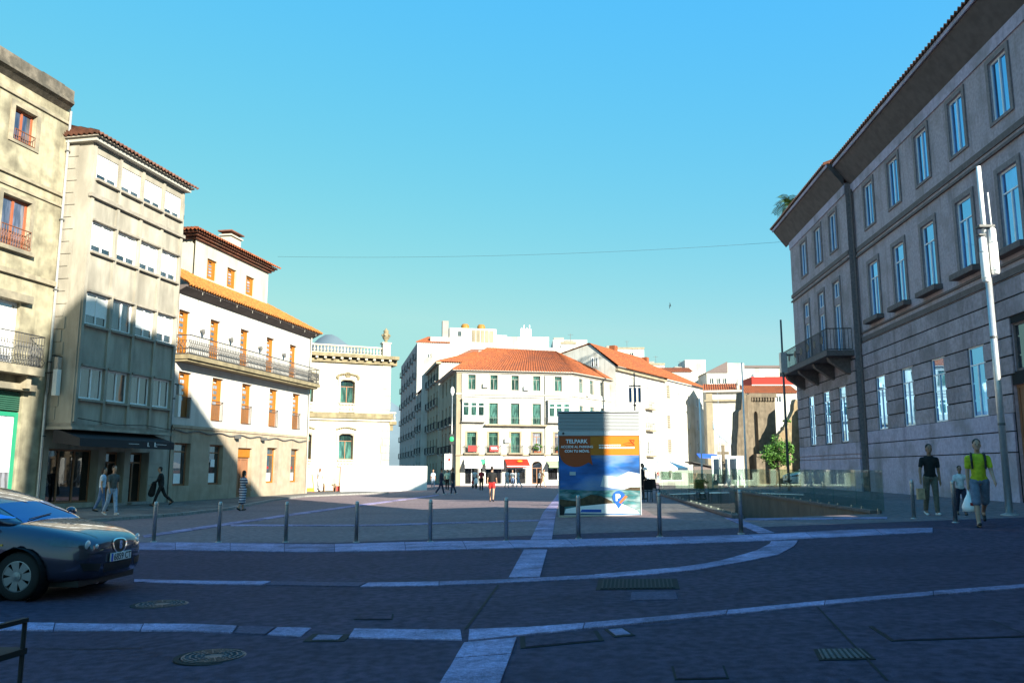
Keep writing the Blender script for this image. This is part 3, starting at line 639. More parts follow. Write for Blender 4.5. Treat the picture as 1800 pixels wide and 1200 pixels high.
aops = [(5.2, 6.24, 12.78, 14.0), (7.4, 8.46, 12.78, 14.0), (9.66, 10.73, 12.78, 14.0)]
b.wall(3.9, 12.5, 11.1, 14.8, aops, 'b3_attic', y=1.8, name='attic_wall')
for o in aops: b.win(*o, 'wood_orange', 'glass_small', .1, 1, 0, F=T(0, 1.8, 0), y=.12, small=.8)
b.box('attic_body', (3.9, 2.03, 11.1), (12.49, 8, 14.8), 'b3_attic')
ev = MB()
for x0, x1, y0, y1, z0, z1 in ((3.7, 12.6, 1.62, 8.2, 14.8, 14.92), (3.45, 12.7, 1.45, 8.4, 14.925, 15.04), (3.25, 12.8, 1.3, 8.7, 15.045, 15.14)): ev.box((x0, y0, z0), (x1, y1, z1))
b.part('attic_eave', ev, 'tile_old')
b.tiles((3.05, 1.12, 15.2), (12.95, 1.12, 15.2), (10.2, 5, 16.2), (6, 5, 16.2), 'tile', .25, 8, name='attic_roof')
b.tiles((3.05, 9, 15.2), (3.05, 1.12, 15.2), (6, 5, 16.2), (6, 5.2, 16.2), 'tile', .25, 8, name='attic_roof')
ch = MB().box((9.4, 2.9, 15.4), (10.7, 3.6, 16.6)); ch.box((9.3, 2.8, 16.62), (10.8, 3.7, 16.72)); cho = b.part('chimney', ch, 'b3_attic')
b.part('chimney_cap', MB().box((9.25, 2.75, 16.9), (10.85, 3.75, 16.98)).box((9.45, 2.95, 16.72), (9.55, 3.55, 16.9)).box((10.5, 2.95, 16.72), (10.6, 3.55, 16.9)), 'tile_old', cho)
cb = MB(); pr = None
for k in range(41):
    x = .1 + 15.2 * k / 40; q = (x, -.1, 3.72 - .12 * math.sin(k * .55) ** 2 - .02 * k / 10)
    if pr: cb.cyl(pr, q, .035, n=5)
    pr = q
b.part('cable', cb, 'iron_grey')
for x in (5.95, 9.0): b.part('flood_lamp', MB().box((x, -.35, 3.45), (x + .3, -.1, 3.62)).box((x + .1, -.12, 3.5), (x + .18, -.045, 3.55)), 'iron_grey')
b.part('drainpipe', MB().tube([(15.45, -.12, 10.9), (15.45, -.12, .1)], .05, 8), 'white_trim')

# ------------------------------------------------------------------ palace at the corner of the side street
U4 = (.902, .431); P4 = (-15.85, 66.0)
b = Bld('palace', 'cream stone palace front with balustraded roof and two tall arched windows', 'building', P4, U4, -1.5 * 1.09); b.off = T(1.5, 0, 0); b.root.scale = (1.09, 1.09, 1.09)
ops = [(1.94, 3.03, 6.45, 8.18, .18), (1.94, 3.03, 2.3, 4.18, .18), (-1.15, -.06, 6.45, 8.18, .18), (-1.15, -.06, 2.3, 4.18, .18)]
b.wall(-1.5, 5.75, -.1, 9.7, ops, 'palace', depth=.35)
for o in ops:
    w_ = b.win(*o[:4], 'wood_brown', 'glass_green', .06, 2, .72, y=.28)
    b.surround(w_, o[0], o[1], o[3] - o[2], 'palace', .16, .08, .28, bottom=False)
    zb_ = o[2] - .68 if o[2] > 5 else o[2] - .52
    b.balusters(o[0] - .05, o[1] + .05, -.02, zb_, o[2] - .01, 5, 'palace', rmax=.1)
    orn = MB(); xm = (o[0] + o[1]) / 2; z = o[3] + .26
    orn.lathe([(.01, -.02), (.2, -.02), (.24, .03), (.12, .1), (.01, .12)], 12, (xm, -.04, z + .12), 'Y') if o[2] > 5 else None
    for k in range(9): orn.ball((xm + (k - 4) * .17, -.06, z + .05 + .14 * math.cos((k - 4) * .36)), (.1, .07, .09 if o[2] > 5 else .06), 8, 6)
    if o[2] > 5:
        for sgn in (-1, 1): orn.ball((xm + sgn * .78, -.06, z - .08), (.12, .08, .16), 8, 6)
    b.part('carved_ornament', orn, 'palace_trim')
b.box('band', (-1.5, -.25, 5.33), (6.0, -.003, 5.72), 'palace_trim'); b.box('band', (-1.5, -.14, 5.15), (5.9, -.004, 5.32), 'palace')
b.box('plinth', (-1.5, -.12, -.1), (5.86, -.004, 1.7), 'palace')
cn = MB(); cn.box((-1.5, -.2, 9.45), (5.95, -.003, 9.68)); cn.box((-1.5, -.55, 9.85), (6.3, .3, 10.1)); b.part('cornice', cn, 'palace_trim')
for k in range(12): b.box('corbel', (-1.3 + k * .62, -.48, 9.69), (-1.12 + k * .62, -.01, 9.84), 'palace')
b.box('cornice_return', (5.76, -.003, 9.45), (6.3, 8, 9.84), 'palace_trim')
for k in range(15):
    z = 1.75 + k * .535
    if 5.1 < z + .5 and z < 5.75: continue
    b.box('quoin', (5.15 + (.1 if k % 2 else 0), -.05, z), (5.8, -.003, z + .5), 'palace')
b.balusters(-1.5, 5.0, -.2, 10.1, 10.75, 26, 'palace', name='parapet_balustrade', rmax=.09)
b.box('pedestal', (5.02, -.45, 10.1), (5.6, .1, 11.05), 'palace'); b.box('pedestal_cap', (4.95, -.5, 11.052), (5.67, .15, 11.15), 'palace')
urn = MB().lathe([(.16, 11.15), (.1, 11.3), (.26, 11.5), (.3, 11.75), (.16, 11.95), (.22, 12.05), (.08, 12.2), (.02, 12.3)], 14, (5.31, -.17, 0))
for a in range(6): urn.ball((5.31 + .28 * math.cos(a * 1.05), -.17 + .28 * math.sin(a * 1.05), 11.72), .09, 8, 6)
b.part('urn', urn, 'palace_trim', smooth=True)
b.box('body', (-1.5, .36, -.1), (5.74, 14, 10.08), 'palace'); b.box('side_balcony', (5.76, .3, 4.95), (6.45, 1.5, 5.2), 'palace_trim')
b.balusters(5.8, 6.4, .4, 5.2, 5.9, 3, 'palace', rmax=.08)
b.part('side_bracket', MB().box((5.76, .4, 4.5), (6.2, .6, 4.94)).box((5.76, 1.2, 4.5), (6.2, 1.4, 4.94)), 'palace_trim')
b.part('roof_ridge', MB().box((-1.5, .6, 10.1), (4.8, 9, 10.35)), 'grey_wall')

# ------------------------------------------------------------------ white corner building facing the square
U5 = Vector((.978, .21)).normalized(); P5 = Vector((-6.06, 90)); V5 = Vector((-U5.y, U5.x))
b = Bld('corner_building', 'white four storey corner building with orange hipped roof and shop awnings', 'building', P5, U5, 0)
r3 = [(x, x + .82, 10.35, 12.0) for x in (1.28, 3.74, 6.13, 8.6, 11.08)]
r2 = [(x, x + .95, 6.62, 8.9) for x in (3.64, 6.07, 8.52)]; r1 = [(x, x + 1.0, 3.5, 5.88, .15) for x in (1.2, 3.6, 6.07, 8.5, 11.02)]
r0 = [(.95, 2.55, .1, 2.6), (3.2, 5.1, .1, 2.6), (5.5, 7.8, .1, 2.6), (8.44, 9.58, .15, 2.6, .45), (10.2, 12.6, .5, 2.6)]
b.wall(0, 13, -.1, 12.4, r3 + r2 + r1 + r0, 'white_wall', depth=.25)
for o in r3: w_ = b.win(*o, 'grey_wall', 'glass_green', .06, 2, .75); b.surround(w_, o[0], o[1], o[3] - o[2], 'white_trim', .12, .05)
for o in r2: w_ = b.win(*o, 'green_glassy', 'glass_green', .07, 2, .3); b.surround(w_, o[0], o[1], o[3] - o[2], 'white_trim', .14, .05, bottom=False)
for i, o in enumerate(r1):
    w_ = b.win(*o[:4], 'green_glassy' if i < 3 else 'wood_brown', 'glass_green' if i < 3 else 'glass_small', .07, 2, .75); b.surround(w_, o[0], o[1], 2.2, 'cream_wall', .16, .06, bottom=False)
    b.box('balcony_slab', (o[0] - .35, -.5, 3.36), (o[1] + .35, -.003, 3.48), 'cream_wall'); b.railing(o[0] - .32, o[1] + .32, -.46, -.03, 3.5, 4.28, 'iron_grey', .16)
for i, o in enumerate(r0): b.win(*o[:4], 'white_frame' if i != 3 else 'wood_brown', 'glass_dark', .08, 2, .7, name='door' if i == 3 else 'shop_window')
def gallery(x0, x1, F=None):
    F = F or Matrix.Identity(4); n = 3; go = b.part('gallery_base', MB(F).box((x0, -.45, 6.9), (x1, -.003, 7.4)), 'white_trim'); b.part('gallery_head', MB(F).box((x0, -.45, 9.0), (x1, -.003, 9.25)), 'white_trim'); b.part('gallery_cornice', MB(F).box((x0 - .06, -.52, 9.255), (x1 + .06, -.003, 9.34)), 'white_trim'); b.part('gallery_floor', MB(F).box((x0 - .06, -.52, 6.8), (x1 + .06, -.003, 6.895)), 'white_trim')
    for k in range(n):
        a = x0 + (x1 - x0) * k / n; c_ = x0 + (x1 - x0) * (k + 1) / n
        b.win(a + .02, c_ - .02, 7.402, 8.998, 'white_frame', 'glass_green', .1, 1, .7, F=F @ T(0, -.45, 0), y=.01)
    return go
gallery(.6, 3.1); gallery(10.2, 12.75)
b.box('balcony_slab', (3.12, -.55, 6.42), (10.1, -.003, 6.56), 'cream_wall'); b.railing(3.2, 10.05, -.5, -.02, 6.6, 7.35, 'iron_grey', .2, r=.008)
for z, p_, h_ in ((9.8, .12, .16), (3.22, .2, .12), (12.2, .15, .2)): b.box('string_course', (-.05, -p_, z), (13.05, -.003, z + h_), 'cream_wall' if z < 5 else 'white_trim')
b.box('quoin_strip', (0, -.05, 0), (.5, -.003, 12.19), 'cream_wall')
for x in (.56, 9.95): b.part('downpipe', MB().tube([(x, -.1, 12.1), (x, -.1, 3.4)], .05, 6), 'grey_wall')
for x, z in ((2.9, 10.6), (7.5, 10.4), (5.35, 4.6)): b.box('air_unit', (x, -.35, z), (x + .6, -.003, z + .45), 'white_plastic')
b.part('cable', MB().tube([(.2, -.1, 9.6), (4, -.1, 9.5), (8, -.1, 9.58), (12.9, -.1, 9.5)], .03, 5), 'grey_wall')
# left side along the narrow street
Fs = side_frame(0, 0, -math.pi / 2); so_ = [(-x - 1.0, -x, z0, z1) for x in (1.4, 4.6, 7.8, 11) for z0, z1 in ((3.5, 5.9), (6.62, 8.9), (10.35, 12.0))]
so_ += [(-x - 1.4, -x, .2, 2.7) for x in (1.4, 4.6, 7.8, 11)]
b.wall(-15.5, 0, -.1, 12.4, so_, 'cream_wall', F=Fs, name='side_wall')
for o in so_:
    b.win(*o, 'white_frame', 'glass_dim', .08, 2, .75, F=Fs)
    if 3 < o[2] < 8: b.box('balcony_slab', (o[0] - .3, -.55, o[2] - .14), (o[1] + .3, -.003, o[2] - .02), 'grey_wall', F=Fs); b.railing(o[0] - .27, o[1] + .27, -.5, -.03, o[2], o[2] + .85, 'iron', .15, F=Fs)
# angled right wing
Fw = side_frame(13, 0, rad(43.1)); wo_ = [(x, x + .95, z0, z1) for x in (1.8, 4.3, 6.8, 9.1) for z0, z1 in ((3.5, 5.9), (6.62, 8.9), (10.35, 12.0), (.3, 2.6))]
b.wall(0, 11.3, -.1, 12.4, wo_, 'white_wall', F=Fw, name='wing_wall')
for o in wo_: b.win(*o, 'grey_wall', 'glass_green', .07, 2, .75, F=Fw)
for z in (9.8, 12.2): b.box('string_course', (.06, -.12, z), (11.3, -.003, z + .15), 'white_trim', F=Fw)
for x in (.8, 7.2): b.box('awning_box', (x + 2.4, -.3, 10.1), (x + 3.0, -.003, 10.35), 'white_plastic', F=Fw)
bd = MB().slab([(.3, .27), (12.9, .27), (20.9, 7.9), (18, 12), (.3, 14)], 0, 12.38); b.part('body', bd, 'white_wall')
e2 = Fw @ Vector((11.6, -.5, 12.45)); R1 = Vector((4.6, 6.4, 16.0)); R2 = Vector((13.2, 7.6, 16.0)); e1 = Vector((13.15, -.5, 12.45))
b.part('eave', MB().slab([(-.5, -.5), (13.15, -.5), tuple(e2.xy), (18, 12.5), (-.5, 14)], 12.4, 12.5), 'white_trim')
b.tiles((-.55, -.55, 12.52), e1, R2, R1, 'tile', .3, 14); b.tiles(e1, e2, R2, R2, 'tile', .3, 14); b.tiles((-.55, 14, 12.52), (-.55, -.55, 12.52), R1, (4.6, 8.5, 16.0), 'tile', .3, 14)
b.tiles((18, 12.5, 12.5), (-.5, 14, 12.5), (4.6, 8.5, 16), R2, 'tile', .3, 8)
def awning(x0, x1, z0, z1, mt, pr=1.1, F=None, stripe=None):
    m = MB(F); m.add([(x0, -.01, z1), (x1, -.01, z1), (x1, -pr, z0 + .25), (x0, -pr, z0 + .25), (x0, -pr, z0), (x1, -pr, z0), (x0, -.01, z1 - .05), (x1, -.01, z1 - .05), (x0, -pr + .03, z0 + .2), (x1, -pr + .03, z0 + .2)],
        [(0, 3, 2, 1), (3, 4, 5, 2), (6, 7, 9, 8), (0, 6, 8, 3), (1, 2, 9, 7)]); o = b.part('awning', m, mt)
    if stripe: b.part('awning_stripe', MB(F).box((x0 + .02, -pr - .02, z0 + .07), (x1 - .02, -pr - .006, z0 + .14)), stripe, o)
    return o
awning(.85, 2.67, 1.85, 2.95, 'awning_white'); awning(3.16, 5.12, 1.8, 3.15, 'awning_white', .8)
o = awning(5.37, 7.92, 1.95, 2.85, 'awning_red', 1.2, stripe='awning_white'); b.part('awning_emblem', MB().ball((6.9, -.75, 2.6), (.32, .1, .12), 10, 6), 'awning_yellow', o)
awning(10.1, 12.9, 1.9, 2.6, 'awning_green'); b.box('fascia_sign', (10.0, -.12, 2.62), (12.9, -.003, 3.2), 'white_plastic')
b.box('fascia_sign', (8.2, -.06, 2.66), (9.8, -.003, 3.18), 'white_plastic')
b.part('round_sign', MB().lathe([(.01, -.04), (.28, -.04), (.28, .04), (.01, .04)], 14, (2.85, -.4, 2.55), 'Y'), 'green_sign')
# banners and pots on its balconies are loose things
W5 = Matrix.Translation((P5.x, P5.y, 0)) @ RZ(math.atan2(U5.y, U5.x))
for i, (x, lb) in enumerate(((1.25, 'plain red banner on the leftmost balcony of the white corner building'), (3.62, 'red banner with white lettering on the second balcony of the corner building'))):
    o = build('banner', MB(W5).box((x, -.53, 3.62), (x + .95, -.5, 4.25)), 'red'); tag(o, lb, 'banner', 'red balcony banners')
    if i: build('lettering', MB(W5).box((x + .12, -.54, 4.02), (x + .8, -.533, 4.09)).box((x + .2, -.54, 3.86), (x + .85, -.533, 3.93)), 'print_white', o)

# ------------------------------------------------------------------ the narrow street and blocks behind
def street_block(name, label, k0, k1, wd, ht, wm, side, rows, fr=(), bal=True, cols=None):
    b = Bld(name, label, 'building', P5 + V5 * k0, U5, 0); Ld = k1 - k0; n = cols or max(2, int(Ld / 3.2)); so_ = []
    fl = ht / rows
    for r in range(rows):
        for c_ in range(n):
            x = -(Ld * (c_ + .5) / n); so_.append((x - .5, x + .5, r * fl + (.7 if r else .1), r * fl + fl - .55))
    b.wall(-Ld, 0, -.1, ht, so_, wm, F=Fs, name='side_wall')
    for o in so_:
        b.win(*o, 'white_frame', 'glass_dim', .09, 2, 0, F=Fs)
        if bal and o[2] > 2: b.box('balcony_slab', (o[0] - .35, -.45, o[2] - .15), (o[1] + .35, -.003, o[2] - .02), 'grey_wall', F=Fs); b.railing(o[0] - .3, o[1] + .3, -.4, -.03, o[2], o[2] + .85, 'iron', .14, F=Fs)
    b.wall(0, wd, -.1, ht, list(fr), side); [b.win(*o, 'white_frame', 'glass_dim', .09, 2, 0) for o in fr]
    b.box('body', (.25, .25, -.1), (wd, Ld, ht - .02), side)
    return b
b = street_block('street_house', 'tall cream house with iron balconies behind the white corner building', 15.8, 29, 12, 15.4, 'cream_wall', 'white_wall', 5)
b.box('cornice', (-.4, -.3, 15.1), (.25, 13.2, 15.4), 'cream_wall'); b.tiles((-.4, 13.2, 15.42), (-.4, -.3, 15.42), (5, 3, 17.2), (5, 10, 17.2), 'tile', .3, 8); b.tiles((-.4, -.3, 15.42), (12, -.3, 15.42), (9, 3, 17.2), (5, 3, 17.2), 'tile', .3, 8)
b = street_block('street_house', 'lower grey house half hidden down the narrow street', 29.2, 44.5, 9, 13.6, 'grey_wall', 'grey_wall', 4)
b.tiles((-.3, 15.3, 13.62), (-.3, -.2, 13.62), (4, 2, 15), (4, 13, 15), 'tile_old', .3, 6)
b = street_block('tower_block', 'big pale apartment block rising at the end of the narrow street', 45, 78, 15.5, 22.3, 'rose_wall', 'white_wall', 7, [(1.6, 2.4, z, z + 1.5) for z in (13, 16, 19)], cols=6)
b.box('roof_house', (5.5, 1.5, 22.3), (13.5, 9, 25.2), 'white_wall'); b.box('roof_house', (2.2, .6, 22.3), (5.45, 7, 23.4), 'white_wall'); b.box('roof_ledge', (2.0, .1, 19.9), (4.6, .25, 20.3), 'grey_wall')
b.tiles((-.3, -.2, 22.35), (5.4, -.2, 22.35), (5.4, 4, 23.9), (2.2, 4, 23.9), 'tile', .3, 6); b.box('chimney', (4.2, .8, 22.3), (5.2, 1.8, 26.2), 'grey_wall')
b.box('roof_house', (13.6, 2, 22.3), (15.4, 9, 24.3), 'white_wall'); b.box('service_window', (6.9, 1.44, 23.8), (7.5, 1.497, 24.6), 'glass_dim')
for k in range(5): b.box('service_panel', (9.3 + k * .75, 1.42, 22.9), (9.9 + k * .75, 1.497, 24.9), 'cream_wall')
for x in (8.5, 11.3): tag(build('water_tank', MB(b.root.matrix_basis).lathe([(.65, 25.2), (.7, 25.4), (.7, 26.0), (.5, 26.3), (.2, 26.35)], 16, (x, 4, 0)), 'tan_tank'), ('left' if x < 9 else 'right') + ' of two ochre water tanks on the apartment block roof', 'tank', 'roof tanks')

def block(name, label, px0, px1, ytop, Y, depth, mt, ops=(), rot=0, roof=None):
    a = at(px0, ytop, Y); c_ = at(px1, ytop, Y); b = Bld(name, label, 'building', (a.x, Y), (math.cos(rot), math.sin(rot)), 0); wd = (c_.x - a.x) / math.cos(rot); z = a.z
    oo = []
    for fx, fz, ww, hh in ops: oo.append((fx * wd, fx * wd + ww, z - fz - hh, z - fz))
    b.wall(0, wd, -.1, z, oo, mt); [b.win(*o, 'white_frame', 'glass_dim', .08, 2, 0) for o in oo]
    b.box('body', (0, .3, -.1), (wd, depth, z - .02), mt); b.W = wd; b.Z = z; return b
b = block('rooftop_block', 'white block with an aerial cabin behind the orange roof', 875, 965, 592, 150, 10, 'white_wall')
b.box('aerial_cabin', (4.2, 2, b.Z), (6.2, 4, b.Z + 1.8), 'white_plastic')
for k in range(4): b.part('aerial', MB().cyl((4.4 + k * .5, 3, b.Z), (4.4 + k * .5, 3, b.Z + 2.2 + (k % 2) * .5), .06, n=5), 'pole_grey')
b = block('rooftop_block', 'white stair tower behind the ridge of the corner building roof', 972, 1032, 597, 160, 8, 'white_wall'); b.box('roof_cabin', (.2, 1, b.Z), (2.2, 3, b.Z + .6), 'grey_wall')
b = block('rooftop_block', 'low white block between the orange roof and the gabled building', 955, 1012, 611, 135, 8, 'white_wall')
b = block('rooftop_block', 'white wall below the roof tanks left of the orange roof', 742, 790, 628, 118, 6, 'white_wall')
b = block('rear_house', 'small house with brown roof and skylight behind the corner building', 790, 870, 634, 112, 9, 'white_wall'); b.tiles((-.3, -.3, b.Z), (b.W + .3, -.3, b.Z), (b.W + .3, 5, b.Z + 2.3), (2.8, 5, b.Z + 2.3), 'tile_old', .3, 8)
b.box('skylight', (b.W * .62, 2.6, b.Z + 1.45), (b.W * .95, 3.6, b.Z + 1.85), 'grey_wall')

# ------------------------------------------------------------------ long white building, receding right
U6 = Vector((.53, .85)).normalized(); P6 = Vector((12.58, 100))
b = Bld('gabled_building', 'long white gabled building with brown roof behind the parking kiosk', 'building', P6, U6, 0)
oo = [(x, x + .8, z, z + 1.5) for x, z in ((1.6, 11.7), (4.6, 11.7), (9.6, 10.8), (13.2, 10.8), (6.9, 10.8))] + [(x, x + w_, z, z + 1.7) for z in (6.9, 3.6, .5) for x, w_ in ((9.3, 1.2), (13.2, .8), (6.5, .8), (4, .8), (1.6, .8), (11.4, .8))]
b.wall(0, 16, -.1, 14.2, oo, 'white_wall')
for o in oo: b.win(*o, 'white_frame', 'glass_dim', .08, 2, 0)
for z in (9.4, 6.6, 3.3): b.box('balcony_slab', (8.9, -.6, z), (11.2, -.003, z + .15), 'cream_wall'); b.railing(9, 11.1, -.55, -.03, z + .17, z + 1.0, 'iron_grey', .2)
Fg = side_frame(0, 0, -math.pi / 2); gm = MB(Fg); gm.prism([(-14, -.1), (0, -.1), (0, 14.2), (-3.4, 17.1), (-14, 14.6)], 0, .25); b.part('gable_wall', gm, 'white_wall')
for x in (-2.9, -2.3): b.win(x - .35, x, 14.2, 15.4, 'white_frame', 'glass_dim', .06, 1, 0, F=Fg @ T(0, -.14, 0), y=.1)
b.tiles((-.2, -.5, 14.15), (16.2, -.5, 14.15), (16.2, 3.4, 17.2), (-.2, 3.4, 17.2), 'tile', .3, 10); b.tiles((16.2, 14, 14.6), (-.2, 14, 14.6), (-.2, 3.4, 17.2), (16.2, 3.4, 17.2), 'tile', .3, 10)
b.box('body', (.3, .3, 0), (15.9, 13.8, 14.1), 'white_wall'); b.box('cornice', (0, -.4, 13.6), (16.0, -.003, 13.85), 'cream_wall')
b.box('chimney', (9, 4.2, 16.4), (10, 5, 18.2), 'tile'); b.box('chimney', (19.5, 4, 15.5), (20.3, 4.8, 17.8), 'tile')
b = Bld('plain_building', 'plain white building with slatted window column beside the gabled building', 'building', P6, U6, 16.02)
oo = [(16.6, 17.9, z, z + 1.9) for z in (.6, 3.9, 7.2, 11.4)] + [(x, x + .8, z, z + 1.4) for z in (4.2, 7.6, 11) for x in (21, 25, 28.5)]
b.wall(16.02, 31.7, -.1, 14.0, oo, 'white_wall')
for o in oo[:4]:
    for k in range(6): b.box('slat', (o[0], .02, o[2] + k * .32), (o[1], .1, o[2] + k * .32 + .14), 'cream_wall')
    b.box('slat_backing', (o[0], .15, o[2]), (o[1], .2, o[3]), 'grey_wall')
for o in oo[4:]: b.win(*o, 'white_frame', 'glass_small', .08, 2, 0)
b.tiles((16.1, -.5, 14.05), (32.5, -.5, 14.05), (30, 3.6, 16.2), (16.1, 3.6, 16.8), 'tile', .3, 9); b.tiles((32.5, 10, 14.05), (16.1, 10, 14.05), (16.1, 3.6, 16.8), (30, 3.6, 16.2), 'tile', .3, 9); b.box('body', (16.1, .3, 0), (31.6, 10, 13.98), 'white_wall')
b = block('cream_church_front', 'cream church side with pilasters and cornice right of the plain building', 1240, 1297, 690, 118, 6, 'white_wall', rot=-.22)
b.box('pilaster', (.05, -.25, 0), (.95, -.003, b.Z - .02), 'cream_wall'); b.box('cornice', (-.2, -.4, b.Z - 1.3), (b.W + .2, -.003, b.Z - 1.05), 'cream_wall'); b.box('cornice', (-.3, -.5, b.Z), (b.W + .3, .6, b.Z + .3), 'white_trim')
b.tiles((-.3, -.3, b.Z + .32), (b.W + .3, -.3, b.Z + .32), (b.W + .3, 4, b.Z + 1.6), (-.3, 4, b.Z + 1.6), 'tile', .3, 6)
b.part('pinnacle', MB().box((b.W - .4, -.2, b.Z + .3), (b.W, .2, b.Z + .9)).lathe([(.2, b.Z + .9), (.28, b.Z + 1.2), (.05, b.Z + 1.9)], 8, (b.W - .2, 0, 0)), 'white_trim')
WN = [(f, d_, .9, 1.2) for f in (.12, .45, .75) for d_ in (1.2, 4.2, 7.2)]
b = block('city_block', 'square white rooftop tower on the skyline beside the flagpole', 1204, 1240, 632, 190, 8, 'white_wall')
b = block('city_block', 'white apartment block with dark slanting roof on the skyline', 1242, 1278, 655, 175, 8, 'white_wall', WN); b.part('roof', MB().prism([(-.3, b.Z), (b.W + .1, b.Z), (b.W + .1, b.Z + 2.4)], -.2, 8), 'granite_dark')
b = block('city_block', 'tall blank white block behind the tall white flagpole', 1274, 1308, 638, 180, 9, 'white_wall')
b = block('city_block', 'white block with grey flat roof behind the red house', 1308, 1372, 646, 200, 9, 'white_wall', [(.6, 2.5, 1.2, 1.4)]); b.box('flat_roof', (-.3, -.4, b.Z), (b.W + .3, 9, b.Z + .5), 'granite_dark')
b = block('city_block', 'bright red house on the skyline left of the stone building', 1321, 1398, 662, 165, 7, 'red_wall'); b.box('white_storey', (-.1, -.4, 0), (b.W, -.01, b.Z - 1.6), 'white_wall'); b.box('tank', (.8, 1, b.Z), (3, 3, b.Z + .7), 'white_plastic')
b = block('city_block', 'low white house with orange roof above the church ruin', 1310, 1400, 690, 140, 7, 'white_wall', [(.3, .6, .8, 1.0), (.6, .6, .8, 1.0)]); b.tiles((-.3, -.3, b.Z), (b.W + .3, -.3, b.Z), (b.W, 3, b.Z + 1.5), (0, 3, b.Z + 1.5), 'tile', .35, 6)
b = block('city_block', 'white house with red roof edge below the skyline tower', 1165, 1215, 653, 170, 7, 'white_wall'); b.tiles((-.3, -.3, b.Z), (b.W + .3, -.3, b.Z), (b.W + .3, 4, b.Z + 1.3), (0, 4, b.Z + 1.3), 'tile', .35, 6)

for nm_, lb_, a0, a1, yt, Y_ in (('penthouse_block', 'stepped pale penthouse left of the aerial cabin block', 838, 880, 601, 140), ('penthouse_block', 'narrow white block behind the right end of the orange roof', 986, 1012, 604, 150), ('penthouse_block', 'long pale block behind the ridge of the gabled building', 1040, 1132, 613, 185),
        ('penthouse_block', 'white house peeping over the brown roof of the plain building', 1128, 1168, 641, 175), ('penthouse_block', 'small pale house left of the square rooftop tower', 1182, 1206, 650, 180)):
    b = block(nm_, lb_, a0, a1, yt, Y_, 6, 'white_wall', [(f_, d_, .9, 1.1) for f_ in ((.12, .42, .72) if a1 - a0 > 30 else (.3,)) for d_ in (.9, 3.4)])
    b.box('parapet', (-.1, -.15, b.Z), (b.W + .1, .3, b.Z + .35), 'cream_wall'); b.box('roof_hatch', (b.W * .3, 2, b.Z), (b.W * .3 + 1.6, 4, b.Z + 1.0), 'grey_wall')
    b.part('aerial', MB().cyl((b.W * .7, 2, b.Z), (b.W * .7, 2, b.Z + 2.2), .04, n=5).cyl((b.W * .7 - .5, 2, b.Z + 2.0), (b.W * .7 + .5, 2, b.Z + 2.0), .03, n=5), 'iron_grey')

# ------------------------------------------------------------------ ruined church
b = Bld('church_ruin', 'ruined brown stone church apse with lancet window and broken walls', 'church', (17.6, 66.0), (1, .06), 0); b.root.scale = (.62, 1, 1)
def rough(poly, y0, y1, amp=.12, n=3):
    q = []
    for i, p in enumerate(poly):
        r_ = poly[(i + 1) % len(poly)]; q.append(p)
        if p[1] > .5 or r_[1] > .5:
            for k in range(1, n): t = k / n; q.append((p[0] + (r_[0] - p[0]) * t + random.uniform(-amp, amp), p[1] + (r_[1] - p[1]) * t + random.uniform(-amp, amp)))
    return MB().prism(q, y0, y1)
b.part('buttress', rough([(0, -.1), (1.5, -.1), (1.5, 7.6), (1.0, 7.8), (.75, 6.4), (.4, 6.2), (.15, 4.4), (0, 3.6)], -.7, .8, .05), 'church_stone')
b.part('buttress', rough([(1.6, -.1), (2.3, -.1), (2.3, 7.7), (1.75, 7.6)], -.35, .8, .04), 'church_stone')
wl = MB()
ow = [(2.9, 3.3, 3.2, 6.2)]
b.wall(2.3, 5.6, -.1, 7.55, [(2.75, 3.25, 3.2, 6.3, .3)], 'church_stone', depth=.7, name='apse_wall')
b.box('apse_back', (3.3, .72, -.1), (5.6, 1.2, 7.5), 'church_stone')
b.box('parapet', (2.2, -.22, 7.4), (5.7, .8, 7.72), 'church_stone')
for k in range(9): b.box('corbel', (2.5 + k * .36, -.18, 7.12), (2.68 + k * .36, -.003, 7.38), 'church_stone')
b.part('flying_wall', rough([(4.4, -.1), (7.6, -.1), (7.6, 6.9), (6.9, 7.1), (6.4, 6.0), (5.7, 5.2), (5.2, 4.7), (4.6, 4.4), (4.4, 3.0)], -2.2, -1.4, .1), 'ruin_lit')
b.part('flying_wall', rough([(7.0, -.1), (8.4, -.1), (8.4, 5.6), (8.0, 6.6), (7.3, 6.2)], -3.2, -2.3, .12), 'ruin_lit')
b.box('ledge', (2.2, -1.2, 2.7), (4.4, -.01, 2.9), 'church_stone'); b.box('low_wall', (2.2, -1.1, -.1), (4.3, -.02, 2.69), 'church_stone')
b.box('terrace_wall', (7.0, -6.0, -.1), (8.8, -4.5, 2.2), 'church_stone')

